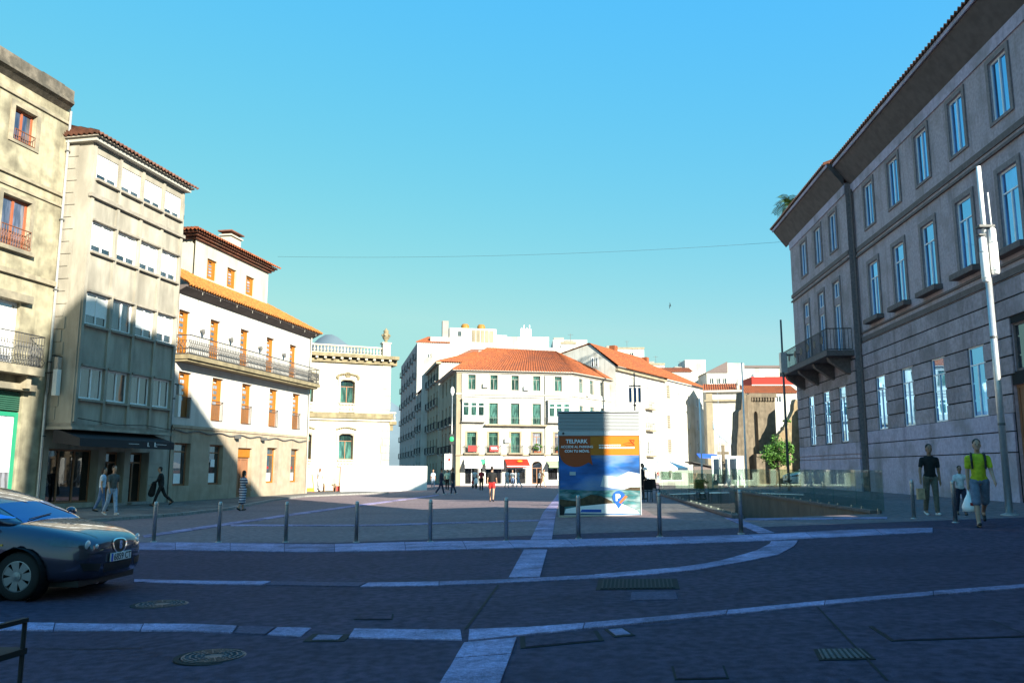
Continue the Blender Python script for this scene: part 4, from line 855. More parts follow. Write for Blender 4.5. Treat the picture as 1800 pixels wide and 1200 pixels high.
# ------------------------------------------------------------------ grey granite building on the right
UR = Vector((-.076, -.997)).normalized(); PR = Vector((15.8, 28.0))
b = Bld('granite_building', 'long grey granite building with deep eaves and blue reflecting windows', 'building', PR, UR, -21.5)
CT = [-8.7, -5.72, -2.8, .2, 3.2, 6.1]
f3 = [(c_ - .56, c_ + .56, 12.78, 14.78) for c_ in CT]; f2 = [(c_ - .58, c_ + .58, 8.5, 11.05) for c_ in CT]; f1 = [(c_ - .56, c_ + .56, 3.46, 5.84) for c_ in CT[:4]]
dr = [(2.35, 4.1, .4, 4.3), (2.55, 3.9, 4.7, 6.2), (5.6, 6.6, 3.46, 5.84)]
b.wall(-10.95, 7.5, -.1, 15.6, f3 + f2 + f1 + dr, 'granite', depth=.13)
WT = [-18.6, -15.75, -13.1]
g3 = [(c_ - .55, c_ + .55, 12.78, 14.72) for c_ in WT]; g2 = [(c_ - .5, c_ + .5, 7.5, 9.95) for c_ in WT]; g2b = [(c_ - .5, c_ + .5, 10.32, 11.12) for c_ in WT]; g1 = [(c_ - .55, c_ + .55, 3.05, 5.8) for c_ in WT]
b.wall(-21.5, -10.95, -.1, 15.6, g3 + g2 + g2b + g1, 'granite', y=-.3, depth=.13, name='wing_wall')
b.box('wing_return', (-11.2, -.295, -.1), (-10.955, -.003, 15.6), 'granite_mid')
Fw_ = T(0, -.3, 0)
for o in f3: w_ = b.win(*o, 'white_frame', 'glass_sky', .06, 2, 0, y=.05); b.surround(w_, o[0], o[1], 2.0, 'granite_mid', .17, .05, .05)
for o in g3: w_ = b.win(*o, 'white_frame', 'glass_sky', .06, 2, 0, F=Fw_, y=.05); b.surround(w_, o[0], o[1], 1.94, 'granite_mid', .17, .05, .05)
for o in f2:
    w_ = b.win(*o, 'white_frame', 'glass_sky', .06, 2, .72, y=.05); b.surround(w_, o[0], o[1], 2.55, 'granite_mid', .19, .05, .05, bottom=False)
    b.sill(w_, o[0], o[1], 'granite_dark', .32, .2, .05, .3)
for o in g2: w_ = b.win(*o, 'white_frame', 'glass_sky', .06, 2, 0, F=Fw_, y=.05); b.surround(w_, o[0], o[1], 3.65, 'granite_mid', .15, .05, .05, bottom=False)
for o in g2b: b.win(*o, 'white_frame', 'glass_sky', .06, 2, 0, F=Fw_, y=.05)
for o in f1 + dr[2:]: b.win(*o, 'white_frame', 'glass_sky', .05, 2, .74, y=.0, fd=.05)
for o in g1: b.win(*o, 'white_frame', 'glass_sky', .05, 2, .8, F=Fw_, y=.0, fd=.05)
b.win(*dr[0], 'wood_brown', 'wood_brown', .1, 2, 0, y=.1, name='door', label='dark recessed entrance door'); b.win(*dr[1], 'granite_dark', 'glass_dim', .08, 1, 0, y=.05)
def courses(x0, x1, y, holes, z0, z1, h_=.54):
    z = z0
    while z < z1 - .2:
        t_ = min(z + h_ - .05, z1); segs = [(x0, x1)]
        for o in holes:
            if o[2] < t_ - .01 and o[3] > z + .01:
                ns = []
                for a, c_ in segs:
                    if o[1] <= a or o[0] >= c_: ns.append((a, c_))
                    else:
                        if o[0] > a: ns.append((a, o[0]))
                        if o[1] < c_: ns.append((o[1], c_))
                segs = ns
        for a, c_ in segs:
            while c_ - a > .05:
                L_ = random.uniform(.9, 1.6); e_ = c_ if c_ - a - L_ < .5 else a + L_
                b.box('stone_block', (a + .004, y - .06 + random.uniform(-.006, .006), z), (e_ - .004, y - .014, t_), 'granite'); a = e_
        z += h_
b.wall(-10.9, 7.5, 3.45, 7.62, f1 + dr, 'joint', y=-.012, depth=.01, name='course_backing'); b.wall(-21.48, -10.96, 2.99, 6.95, g1, 'joint', y=-.312, depth=.01, name='course_backing')
courses(-10.9, 7.5, 0, f1 + dr, 3.46, 7.62, .595); courses(-21.48, -10.96, -.3, g1, 3.0, 6.95, .56)
for x0, x1, y in ((-10.9, 2.3, 0), (-21.48, -10.96, -.3), (4.15, 7.5, 0)):
    hz = 3.44 if y == 0 else 2.98
    b.box('base_course', (x0 + .003, y - .07, 2.9 if y == 0 else 2.45), (x1 - .003, y - .003, hz), 'granite_pale'); b.box('base_course', (x0 + .003, y - .07, 2.25), (x1 - .003, y - .003, 2.86 if y == 0 else 2.41), 'granite_pale')
    b.box('plinth', (x0 + .003, y - .09, -.1), (x1 - .003, y - .003, 2.21), 'granite_pale')
for z, h_, p_ in ((12.0, .22, .05), (11.75, .1, .08), (7.65, .22, .05), (8.05, .08, .06)):
    b.box('string_course', (-10.94, -p_, z), (7.5, -.003, z + h_), 'granite_dark')
    if z > 9: b.box('string_course', (-21.6, -.3 - p_, z), (-10.957, -.303, z + h_), 'granite_dark')
b.box('frieze', (-10.94, -.05, 15.05), (7.5, -.003, 15.5), 'granite_pale'); b.box('frieze', (-21.52, -.35, 15.05), (-10.957, -.303, 15.5), 'granite_pale')
def eave(x0, x1, y, pr=.76):
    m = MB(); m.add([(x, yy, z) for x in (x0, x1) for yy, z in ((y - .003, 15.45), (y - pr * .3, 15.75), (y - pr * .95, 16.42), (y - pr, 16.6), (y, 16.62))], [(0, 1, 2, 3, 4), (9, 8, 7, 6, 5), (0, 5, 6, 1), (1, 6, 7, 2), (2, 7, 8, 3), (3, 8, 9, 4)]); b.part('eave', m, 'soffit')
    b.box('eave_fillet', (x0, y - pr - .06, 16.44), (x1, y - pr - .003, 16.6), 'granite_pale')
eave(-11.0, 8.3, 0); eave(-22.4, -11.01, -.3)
b.tiles((-11.2, -.92, 16.68), (8.4, -.92, 16.68), (4, 3, 18.0), (-11.2, 3, 18.0), 'tile_old', .26, 8); b.tiles((-22.55, -1.22, 16.68), (-11.1, -1.22, 16.68), (-11.1, 3, 18.0), (-18, 3, 18.0), 'tile_old', .26, 8)
b.tiles((-22.55, 7, 16.68), (-22.55, -1.22, 16.68), (-18, 3, 18.0), (-18, 3.2, 18.0), 'tile_old', .26, 8); b.tiles((8.4, -.92, 16.68), (8.4, 7, 16.68), (4, 3.2, 18.0), (4, 3, 18.0), 'tile_old', .26, 8)
b.box('body', (-21.45, .3, -.1), (7.48, 6.5, 16.5), 'granite')
b.box('balcony_slab', (-20.3, -1.6, 7.08), (-11.05, -.303, 7.34), 'granite_dark')
for x in (-19.9, -17.2, -14.4, -11.9):
    b.part('bracket', MB().add([(x, -.303, 7.07), (x, -1.4, 7.07), (x, -1.3, 6.85), (x, -.6, 6.35), (x, -.303, 6.2), (x + .35, -.303, 7.07), (x + .35, -1.4, 7.07), (x + .35, -1.3, 6.85), (x + .35, -.6, 6.35), (x + .35, -.303, 6.2)], [(0, 1, 2, 3, 4), (9, 8, 7, 6, 5), (0, 5, 6, 1), (1, 6, 7, 2), (2, 7, 8, 3), (3, 8, 9, 4)]), 'granite_dark')
b.railing(-20.2, -11.15, -1.52, -.35, 7.4, 8.4, 'iron', .16, r=.014)
for k in range(7): b.part('railing_ornament', MB().lathe([(.2, -.01), (.22, 0), (.2, .01)], 12, (-19.5 + k * 1.25, -1.52, 7.95), 'Y'), 'iron')
b.part('drainpipe', MB().tube([(-10.75, -.1, 15.2), (-10.75, -.1, .5)], .06, 8), 'granite_dark')

# ------------------------------------------------------------------ neighbours just outside the picture (they throw the long shadows)
b = Bld('apartment_house', 'tall plastered apartment house with sloping roof behind the viewer on the right', 'building', (13.15, 12.1), (-.074, -1), 0)
sx, sy = .576, -.818                           # side walls set along the sunlight, so depth adds no extra shadow
prof = [(-11.0, 0), (12.1, 0), (12.1, 18.9), (11.4, 19.5), (6.3, 22.9), (1.5, 26.2), (.3, 27.1), (-1.2, 27.65), (-5.3, 28.7), (-7.5, 29.35), (-9.6, 28.9), (-10.1, 28.1), (-10.5, 25.9), (-10.8, 22.7)]
m = MB(); n = len(prof)
for dd in (0, 6):
    for y, z in prof: m.v.append(Vector((11.4 + .076 * (y + 11) + sx * dd, y + sy * dd, z)))
m.f = [list(range(n))[::-1], list(range(n, 2 * n))] + [[i, (i + 1) % n, (i + 1) % n + n, i + n] for i in range(n)]
inv = b.root.matrix_basis.inverted(); m.v = [inv @ v for v in m.v]; b.part('body', m, 'cream_wall')
for r in range(5):
    for c_ in range(6): b.win(2 + c_ * 3.4, 3.2 + c_ * 3.4, 1.2 + r * 3.4, 3.4 + r * 3.4, 'white_frame', 'glass_dim', .08, 2, 0, y=-.05)
b = Bld('shade_wall', 'unseen stone wall at the near end of the granite building, stepped in height for its shade', 'building', (13.15, 12.1), (-.074, -1), -8.4)
b.box('wall', (-9.9, 0, -.1), (-4.75, .5, 4.9), 'granite'); b.box('low_wall', (-4.75, 0, -.1), (-3.2, .5, 3.5), 'granite'); b.box('tall_wall', (-3.2, 0, -.1), (-.05, .5, 6.2), 'granite')  # unseen wall pieces, heights set for where their shade falls
b = Bld('apartment_house', 'lower apartment house added behind the viewer beside the tall one to shade the near road', 'building', (11.6, -11.3), (-.074, -1), 0)  # unseen block added to keep the near ground in shade
b.box('body', (0, .02, -.1), (28.5, 8, 15), 'white_wall')
for r in range(4):
    for c_ in range(8): b.win(2 + c_ * 3.3, 3.2 + c_ * 3.3, 1.2 + r * 3.4, 3.4 + r * 3.4, 'white_frame', 'glass_dim', .08, 2, 0, y=-.05)
# ------------------------------------------------------------------ bollards
def bollard_mesh():
    m = MB().lathe([(.046, -.05), (.046, .90), (.04, .935), (.02, .945)], 16); return m.mesh('post')
bpost = bollard_mesh(); bpost.materials.append(M['steel_dull']); bcol = MB().lathe([(.075, -.02), (.075, .015), (.054, .02)], 16).mesh('base_ring'); bcol.materials.append(M['steel_dull']); bcap = MB().lathe([(.048, .86), (.048, .885), (.046, .89)], 16).mesh('top_ring'); bcap.materials.append(M['steel'])
for me_ in (bpost, bcol, bcap):
    for p in me_.polygons: p.use_smooth = True
spots = [(270, 952, 'first steel bollard from the left, beside the nose of the car'), (384, 952.5, 'second steel bollard from the left along the pale kerb band'), (502, 952.5, 'third steel bollard from the left along the pale kerb band'),
         (626, 952.5, 'fourth steel bollard from the left along the pale kerb band'), (756, 952, 'fifth steel bollard from the left along the pale kerb band'), (890, 950.5, 'steel bollard just left of the pale band that crosses the kerb'),
         (1017, 947, 'steel bollard standing in front of the parking kiosk poster'), (1160, 943.5, 'steel bollard just right of the parking kiosk'), (1303, 938, 'steel bollard at the end of the glass balustrade'),
         (1607, 911, 'sunlit steel bollard beside the man in the black shirt'), (1680, 918, 'steel bollard in front of the child')]
for px, py, lb in spots:
    p = gp(px, py); r = empty('bollard', p, 0, lb, 'bollard', 'bollards along the kerb')
    for me_ in (bpost, bcol, bcap):
        o = bpy.data.objects.new(me_.name.split('.')[0], me_); COL.objects.link(o); o.parent = r

# ------------------------------------------------------------------ text
FONT = None
def text_part(body, size, mt, parent, Mx, name='lettering', align='CENTER', bold=0):
    cu = bpy.data.curves.new('t', 'FONT'); cu.body = body; cu.size = size; cu.align_x = align; cu.offset = bold; cu.extrude = .001
    t = bpy.data.objects.new('t', cu); COL.objects.link(t); dg = bpy.context.evaluated_depsgraph_get(); me = bpy.data.meshes.new_from_object(t.evaluated_get(dg))
    me.transform(Mx @ RX(math.pi / 2)); bpy.data.objects.remove(t); me.materials.clear(); return link(name, me, mt, parent)

# ------------------------------------------------------------------ parking kiosk
kp = at(982, 900, 26.6); kq = at(1127, 900, 26.6); kd = (kq - kp); KW = kd.xy.length; kz = gz(kp.x, 26.6) + .02
k = empty('parking_kiosk', (kp.x, kp.y, kz), rad(-4), 'parking access kiosk with slatted top and large orange and blue advertising poster', 'kiosk')
KH = at(1050, 723, 26.6).z - kz
build('body', MB().box((.02, .03, .0), (KW - .02, 2.6, 2.62)), 'kiosk_white', k); build('base', MB().box((0, .02, -.1), (KW, 2.62, .05)), 'steel_dull', k)
for x in (.0, KW - .024): build('corner_post', MB().box((x, .0, 0), (x + .024, .07, 2.65)), 'kiosk_white', k)
build('louver_backing', MB().box((.03, .08, 2.72), (KW - .03, 2.58, KH - .04)), 'black', k)  # black behind the slats stands in for shade in the gaps
for i in range(12):
    z = 2.74 + i * (KH - 2.78) / 12; build('louver_slat', MB().add([(0, .0, z), (KW, .0, z), (KW, .06, z + .028), (0, .06, z + .028), (0, .0, z - .022), (KW, .0, z - .022), (KW, .07, z + .006), (0, .07, z + .006)], [(0, 1, 2, 3), (7, 6, 5, 4), (0, 4, 5, 1), (2, 6, 7, 3), (1, 5, 6, 2), (0, 3, 7, 4)]), 'kiosk_white', k)
build('roof_edge', MB().box((-.01, -.01, KH - .03), (KW + .01, 2.64, KH + .01)), 'kiosk_white', k); build('head_rail', MB().box((.0, -.012, 2.55), (KW, .03, 2.7)), 'kiosk_white', k)
build('camera_dome', MB().ball((.17, -.03, 2.62), .035, 8, 6), 'black', k)
x0, x1 = .03, KW - .035
def sheet(name, poly, layer, mt, parent=k):
    y = .026 - .0045 * layer; return build(name, MB().prism(poly, y, y + .004), mt, parent)
def rect(a, b, c, d): return [(a, c), (b, c), (b, d), (a, d)]
sheet('poster_sky', rect(x0, x1, .08, 2.0), 1, 'print_sky'); sheet('poster_band', rect(x0, x1, 1.93, 2.54), 2, 'kiosk_orange')
xm = x0 + (x1 - x0) * .47
sheet('poster_cloud', [(xm + .1, .95), (x1 - .003, .78), (x1 - .003, 1.35), (x1 - .35, 1.42), (x1 - .7, 1.25), (xm + .2, 1.3)], 2, 'print_cloud')
sheet('poster_sea', [(x0 + .003, .1), (x1 - .003, .1), (x1 - .003, .88), (x1 - .5, .86), (xm, .82), (x0 + .003, .86)], 3, 'print_sea')
sheet('poster_headland', [(x1 - .55, .84), (x1 - .003, .82), (x1 - .003, .93), (x1 - .3, .93)], 4, 'print_rock')
sheet('poster_rocks', [(x0 + .003, .3), (x0 + .5, .35), (xm + .5, .42), (xm + .45, .5), (xm + .1, .66), (xm - .2, .7), (x0 + .9, .66), (x0 + .5, .5), (x0 + .003, .55)], 4, 'print_rock')
sheet('poster_car', [(x0 + .15, .12), (x1 - .06, .12), (x1 - .1, .2), (xm + .75, .42), (xm + .3, .42), (x0 + .6, .33), (x0 + .2, .25)], 5, 'print_white')
sheet('poster_car_window', [(x0 + .65, .15), (xm + .12, .15), (xm + .12, .24), (x0 + .7, .24)], 6, 'print_deep')
sheet('poster_shadow', [(x0 + .003, .06), (x0 + .14, .06), (x0 + .16, .3), (x0 + .003, .4)], 6, 'print_black')
cx, cz_, rx_, rz_ = x0 + .52, 1.98, .5, .42
bub = [(cx + rx_ * math.cos(t), cz_ + rz_ * math.sin(t)) for t in [math.pi + i * math.pi / 14 for i in range(10)]] + [(x0 + .93, 1.70), (x0 + 1.06, 1.62), (x0 + 1.0, 1.93), (x0 + 1.0, 2.535), (x0 + .003, 2.535)]
sheet('speech_bubble', bub, 3, 'kiosk_bubble')
sheet('small_sticker', rect(x0 + .33, x0 + .52, 1.30, 1.41), 7, 'print_cloud')
FR = lambda x, z: T(x, -.012, z)
text_part('TELPARK', .17, 'print_white', k, FR(x0 + .56, 2.31), bold=.004); text_part('ACCEDE AL PARKING', .105, 'print_white', k, FR(x0 + .57, 2.16), bold=.002); text_part('CON TU MÓVIL', .11, 'print_white', k, FR(x0 + .57, 2.02), bold=.003)
for i, (a, b_, z, h_) in enumerate(((1.27, 1.97, 2.225, .035), (1.27, 2.4, 2.14, .05))):
    for j in range(9 if i == 0 else 14):
        L_ = (b_ - a) / (9 if i == 0 else 14); sheet('text_line', rect(x0 + a + j * L_, x0 + a + j * L_ + L_ * .85, z, z + h_), 4, 'print_white')
build('lizard_outline', MB().tube([(x0 + 2.05, -.003, 2.28), (x0 + 2.2, -.003, 2.33), (x0 + 2.35, -.003, 2.31), (x0 + 2.4, -.003, 2.4), (x0 + 2.25, -.003, 2.42), (x0 + 2.4, -.003, 2.25), (x0 + 2.1, -.003, 2.24)], .008, 5), 'print_red', k)
px_, pz_, pr_ = x0 + (x1 - x0) * .735, .62, .2
pin = [(px_ + pr_ * math.cos(t), pz_ + pr_ * math.sin(t)) for t in [-.7 + i * (math.pi + 1.4) / 22 for i in range(23)]] + [(px_ - .01, pz_ - .36)]
sheet('map_pin', pin, 7, 'pin_blue'); text_part('P', .28, 'print_white', k, T(px_ - .03, -.0155, pz_ - .1), name='pin_letter', bold=.012)
sheet('pin_stripe', [(px_ + .0, pz_ - .16), (px_ + .06, pz_ - .2), (px_ + .28, pz_ + .02), (px_ + .2, pz_ + .06)], 8, 'pin_orange')

# ------------------------------------------------------------------ glass balustrades of the ramp
def glass_fence(pts, label, h_=1.08, n=8):
    a, b_ = Vector(pts[0]), Vector(pts[1]); r = empty('glass_balustrade', (a.x, a.y, gz(a.x, a.y)), 0, label, 'balustrade', 'glass balustrades of the parking ramp')
    inv = r.matrix_basis.inverted(); d = (b_ - a) / n; u = d.normalized(); nn = Vector((-u.y, u.x)) * .011
    for i in range(n):
        p = a + d * i + u * .012; q = a + d * (i + 1) - u * .012; z0, z1 = gz(p.x, p.y) + .10, gz(q.x, q.y) + .10
        m = MB(inv); vs_ = []
        for c_, z in ((p, z0), (q, z1)):
            for sg in (-1, 1):
                for zz in (z, z + h_): vs_.append((c_.x + nn.x * sg, c_.y + nn.y * sg, zz))
        m.add(vs_, [(0, 1, 3, 2), (4, 6, 7, 5), (0, 4, 5, 1), (2, 3, 7, 6), (1, 5, 7, 3), (0, 2, 6, 4)]); build('pane', m, 'balustrade_glass', r)
        for t_ in (.2, .8):
            c_ = p + (q - p) * t_; z = gz(c_.x, c_.y); build('clamp', MB(inv @ T(c_.x, c_.y, z)).box((-.025, -.025, .0), (.025, .025, .15)), 'steel_dull', r)
def rline(xp): return [(shx(xp, RY0), RY0), (shx(xp, RY1), RY1)]
glass_fence([(shx(RX0 - .12, RY0 + .3), RY0 + .3), (shx(RX0 - .12, RY1), RY1)], 'glass balustrade along the left side of the parking ramp, nearest the kiosk', n=9)
glass_fence([(shx(RX1 + .12, RY0 - .6), RY0 - .6), (shx(RX1 + .12, RY1), RY1)], 'glass balustrade along the right side of the parking ramp, nearest the granite building', n=10)
glass_fence([(shx(RX0 - .1, RY1 + .15), RY1 + .15), (shx(RX1 + .1, RY1 + .15), RY1 + .15)], 'short glass balustrade across the far end of the parking ramp', n=2)

# ------------------------------------------------------------------ manholes, covers, grates
def flat(o): return o
def manhole(px, py, r_, label):
    p = gp(px, py); R_ = empty('manhole_cover', p, 0, label, 'manhole cover', 'round manhole covers')
    build('frame', MB().lathe([(r_ + .05, -.02), (r_ + .05, .006), (r_, .006), (r_, -.02)], 32, caps=False), 'joint', R_)
    build('disc', MB().lathe([(r_ - .012, -.02), (r_ - .012, .010), (.01, .010)], 32), 'iron_cast', R_)
    for j in range(4):
        ra = r_ * (.9 - j * .17); m = MB(); m.lathe([(ra, .010), (ra, .017), (ra - r_ * .06, .017), (ra - r_ * .06, .010)], 32, caps=False); build('raised_ring', m, 'iron_cast', R_)
    m = MB()
    for j in range(16): a = j * math.pi / 8; m.box((0, 0, 0), (0, 0, 0)) if False else m.cyl((r_ * .3 * math.cos(a), r_ * .3 * math.sin(a), .012), (r_ * .88 * math.cos(a), r_ * .88 * math.sin(a), .012), .008, n=4)
    build('spokes', m, 'iron_cast', R_)
manhole(376, 1154, .29, 'round cast iron manhole cover with concentric rings in the near road'); manhole(285, 1062, .33, 'fainter round manhole cover in the road beside the car')
def cover(quad, label, plate, frame='joint', fw=.035, name='access_cover', ribs=0, cat='cover'):
    P_ = [gp(*q) for q in quad]; c_ = sum(P_, Vector()) / 4; R_ = empty(name, c_, 0, label, cat, 'covers set into the paving'); inv = R_.matrix_basis.inverted()
    def shr(s): return [(c_.x + (p.x - c_.x) * s, c_.y + (p.y - c_.y) * s) for p in P_]
    sz = min((P_[1] - P_[0]).length, (P_[2] - P_[1]).length); f_ = 1 - fw * 2 / sz
    def lay(pl, t0, t1): 
        m = MB(inv); n = 4; m.add([(x, y, gz(x, y) + t0) for x, y in pl] + [(x, y, gz(x, y) + t1) for x, y in pl], [(3, 2, 1, 0), (4, 5, 6, 7)] + [(i, (i + 1) % 4, (i + 1) % 4 + 4, i + 4) for i in range(4)]); return m
    build('frame', lay(shr(1), -.02, .006), frame, R_); build('plate', lay(shr(f_), -.02, .012), plate, R_)
    pl = shr(f_)
    for i in range(ribs):
        t0, t1 = (i + .25) / ribs, (i + .6) / ribs
        def lp(a, b_, t): return (a[0] + (b_[0] - a[0]) * t, a[1] + (b_[1] - a[1]) * t)
        build('grate_bar', lay([lp(pl[0], pl[1], t0), lp(pl[0], pl[1], t1), lp(pl[3], pl[2], t1), lp(pl[3], pl[2], t0)], .012, .018), 'rubber', R_)
    return R_
cover([(1047, 1037), (1195, 1035), (1190, 1017), (1052, 1018)], 'long dark drain grate set below the curved pale band', 'joint', 'joint', .05, 'drain_grate', 18, 'grate')
cover([(1080, 1120), (1117, 1117), (1095, 1103), (1062, 1106)], 'small pale square inspection plate right of the crossing band', 'granite_slab', fw=.03)
cover([(915, 1140), (1062, 1126), (1050, 1108), (914, 1119)], 'dark trench cover beside the small pale plate', 'setts', fw=.03)
cover([(532, 1128), (605, 1127), (618, 1115), (550, 1114)], 'square cover with pale insert in the near paving band', 'granite_slab', fw=.06)
cover([(622, 1089), (690, 1089), (692, 1079), (635, 1079)], 'faint rectangular cover in the middle of the road', 'setts', fw=.015)
cover([(1186, 1195), (1282, 1193), (1273, 1170), (1180, 1171)], 'rectangular cover at the bottom centre right of the road', 'setts', fw=.018)
cover([(1440, 1161), (1540, 1159), (1518, 1140), (1430, 1141)], 'patterned iron grate near the bottom right', 'iron_cast', fw=.03, ribs=8, name='drain_grate', cat='grate')
cover([(1567, 1127), (1812, 1119), (1745, 1090), (1527, 1101)], 'large rectangular utility cover near the right edge of the road', 'setts', fw=.02)
cover([(1108, 1056), (1192, 1054), (1187, 1040), (1110, 1041)], 'pale repaired patch of paving below the drain grate', 'slab_worn', 'slab_worn', .01, 'paving_patch', cat='patch')

# ------------------------------------------------------------------ people
def rot2(v, a): return Vector((v[0] * math.cos(a) - v[1] * math.sin(a), v[0] * math.sin(a) + v[1] * math.cos(a)))
def remesh(o, vox, sm=4):
    r = o.modifiers.new('r', 'REMESH'); r.mode = 'VOXEL'; r.voxel_size = vox; r.use_smooth_shade = True
    if sm: s_ = o.modifiers.new('s', 'SMOOTH'); s_.iterations = sm; s_.factor = .5
    return o
def person(label, x, y, z, face, H=1.75, legs=((.30, .05), (-.28, .35)), arms=((.25, .1, .25), (-.25, .1, .25)), top='cloth_black', bottom='cloth_jeans', sleeve=.55, pants='long', skin='skin', hair='hair_dark', hairlen=0, shoes='black', lean=.04, vox=.02, dress=None, turn=0, group=None, fem=0):
    """legs: (thigh swing forward, knee bend) left/right; arms: (swing, spread, elbow bend) left/right. Faces +Y before turning."""
    R = empty('person', (x, y, z), face - math.pi / 2, label, 'person', group); s = H / 1.75
    V = lambda a, b_, c_: Vector((a, b_, c_)) * s
    th, sh = .43, .42; hw = .095; lo = []
    J = {}
    for i, (a, kb) in enumerate(legs):
        sg = -1 if i == 0 else 1; hip = Vector((sg * hw, 0, 0)); knee = hip + Vector((0, math.sin(a) * th, -math.cos(a) * th)); b2 = a - kb
        ank = knee + Vector((0, math.sin(b2) * sh, -math.cos(b2) * sh)); J[i] = [hip, knee, ank, b2]; lo.append(ank.z - .075 - (.05 * abs(min(b2, 0))))
    hz = -min(lo)
    for i in J: J[i][:3] = [(q + Vector((0, 0, hz))) * s for q in J[i][:3]]
    pel = V(0, 0, hz + .03); up = Vector((0, math.sin(lean), math.cos(lean)))
    chest = pel + up * .36 * s; neck = pel + up * .53 * s; head = pel + up * .70 * s + V(0, .025, 0); sw = (.165 if fem else .185)
    A = {}
    for i, (a, sp_, eb) in enumerate(arms):
        sg = -1 if i == 0 else 1; shd = pel + up * .445 * s + V(sg * sw, 0, 0)
        d = Vector((sg * math.sin(sp_), math.sin(a) * math.cos(sp_), -math.cos(a) * math.cos(sp_))); el = shd + d * .29 * s
        a2 = a + eb; d2 = Vector((sg * math.sin(sp_) * .6, math.sin(a2), -math.cos(a2))).normalized(); wr = el + d2 * .25 * s; A[i] = (shd, el, wr, d2, sg)
    body = MB(); C = lambda p, q, r0, r1: body.caps(p, q, r0 * s, r1 * s, 10)
    for i in J:
        hip, knee, ank, b2 = J[i]; C(hip, knee, .082, .056); C(knee, ank, .055, .038); C(ank, ank + V(0, .12 * math.cos(b2) + .02, -.045 - .06 * max(b2, 0) * 0), .038, .03)
    body.ball(pel + V(0, 0, .02), (.155 * s, .11 * s, .12 * s), 12, 8); C(pel, chest, .115, .125); body.ball(chest + V(0, 0, .03), (.165 * s, .105 * s, .16 * s), 12, 8)
    [C(neck - up * .05 * s, chest + V(q_ * (sw - .015), 0, .085), .055, .055) for q_ in (-1, 1)]; C(neck - up * .06 * s, head, .052, .05)
    body.ball(head + V(0, 0, .02), (.073 * s, .092 * s, .115 * s), 14, 10); body.ball(head + V(0, .04, -.055), (.052 * s, .05 * s, .055 * s), 10, 8)
    C(head + V(0, .088, .02), head + V(0, .105, -.01), .010, .014); body.ball(head + V(-.075, 0, .0), (.012 * s, .02 * s, .03 * s), 8, 6); body.ball(head + V(.075, 0, 0), (.012 * s, .02 * s, .03 * s), 8, 6)
    for i in A:
        shd, el, wr, d2, sg = A[i]; C(shd, el, .05, .04); C(el, wr, .04, .027)
        pm = wr + d2 * .075 * s; body.caps(wr, pm, .026 * s, .03 * s, 8); side = Vector((0, 1, 0)).cross(d2); side = Vector((0, 1, 0))
        fwd = d2.cross(Vector((1, 0, 0))); fwd = fwd.normalized() if fwd.length > .1 else Vector((0, 1, 0))
        if vox < .016:
            for f_, (off, ln) in enumerate(((-.03, .062), (-.010, .075), (.010, .072), (.03, .058))):
                b0 = pm + fwd * off * s; b1 = b0 + d2 * ln * .55 * s; b2_ = b1 + (d2 * .8 + Vector((-sg * .5, 0, 0))) * ln * .5 * s; body.caps(b0, b1, .0095 * s, .009 * s, 6); body.caps(b1, b2_, .009 * s, .008 * s, 6)
            t0 = wr + d2 * .02 * s + fwd * -.025 * s; body.caps(t0, t0 + (d2 * .6 - fwd * .7) * .055 * s, .011 * s, .009 * s, 6)
        else: body.caps(pm, pm + d2 * .06 * s, .028 * s, .018 * s, 8)
    remesh(build('body', body, skin, R), vox, 3)
    # clothing
    c = MB(); q = lambda p, r_, a, b_: c.caps(p, r_, a * s, b_ * s, 10)
    q(pel + up * .05 * s, chest, .135 if not fem else .125, .142 if not fem else .13); c.ball(chest + V(0, 0, .03), (.182 * s, .125 * s, .168 * s), 12, 8); c.ball(pel + V(0, 0, .03), (.168 * s, .125 * s, .1 * s), 12, 8); [q(neck - up * .065 * s, chest + V(q_ * (sw - .015), 0, .085), .066, .064) for q_ in (-1, 1)]
    for i in A:
        shd, el, wr, d2, sg = A[i]
        if sleeve <= 1: e = shd + (el - shd) * sleeve; q(shd, e, .056, .057)
        else: q(shd, el, .064, .053); q(el, el + (wr - el) * .95, .053, .042)
    if dress is not None:
        for i in J:
            hip, knee, ank, b2 = J[i]; e = hip + (knee - hip) * min(dress, 1); q(hip, e, .12, .13)
            if dress > 1: q(e, knee + (ank - knee) * (dress - 1), .13, .14)
        m0 = (J[0][1] + J[1][1]) / 2; q(pel, (pel + (m0 - pel) * min(dress, 1)), .13, .15)
    remesh(build('dress' if dress is not None else 'shirt', c, top, R), vox * 1.1, 5)
    if dress is None:
        c = MB()
        c.ball(pel + V(0, 0, .01), (.166 * s, .122 * s, .115 * s), 12, 8)
        for i in J:
            hip, knee, ank, b2 = J[i]
            if pants == 'long': q(hip, knee, .094, .072); q(knee, knee + (ank - knee) * .93, .072, .058)
            else: e = knee if pants == 'short' else hip + (knee - hip) * .5; q(hip, e, .097, .09)
        remesh(build('trousers' if pants == 'long' else 'shorts', c, bottom, R), vox * 1.1, 4)
    for i in J:
        hip, knee, ank, b2 = J[i]; c = MB(); tl = Vector((0, math.cos(b2 * .8), math.sin(b2 * .8))); hb = ank + V(0, 0, -.045) - tl * .05 * s; c.caps(hb, hb + tl * .2 * s + V(0, 0, -.0), .042 * s, .036 * s, 10)
        remesh(build('shoe', c, shoes, R), vox * .9, 3)
    c = MB(); c.ball(head + V(0, -.02, .058), (.081 * s, .092 * s, .088 * s), 12, 8); c.ball(head + V(0, -.045, .0), (.074 * s, .06 * s, .09 * s), 12, 8)
    if hairlen: c.caps(head + V(0, -.05, .02), head + V(0, -.075, -hairlen), .075 * s, .05 * s, 10)
    remesh(build('hair', c, hair, R), vox, 2)
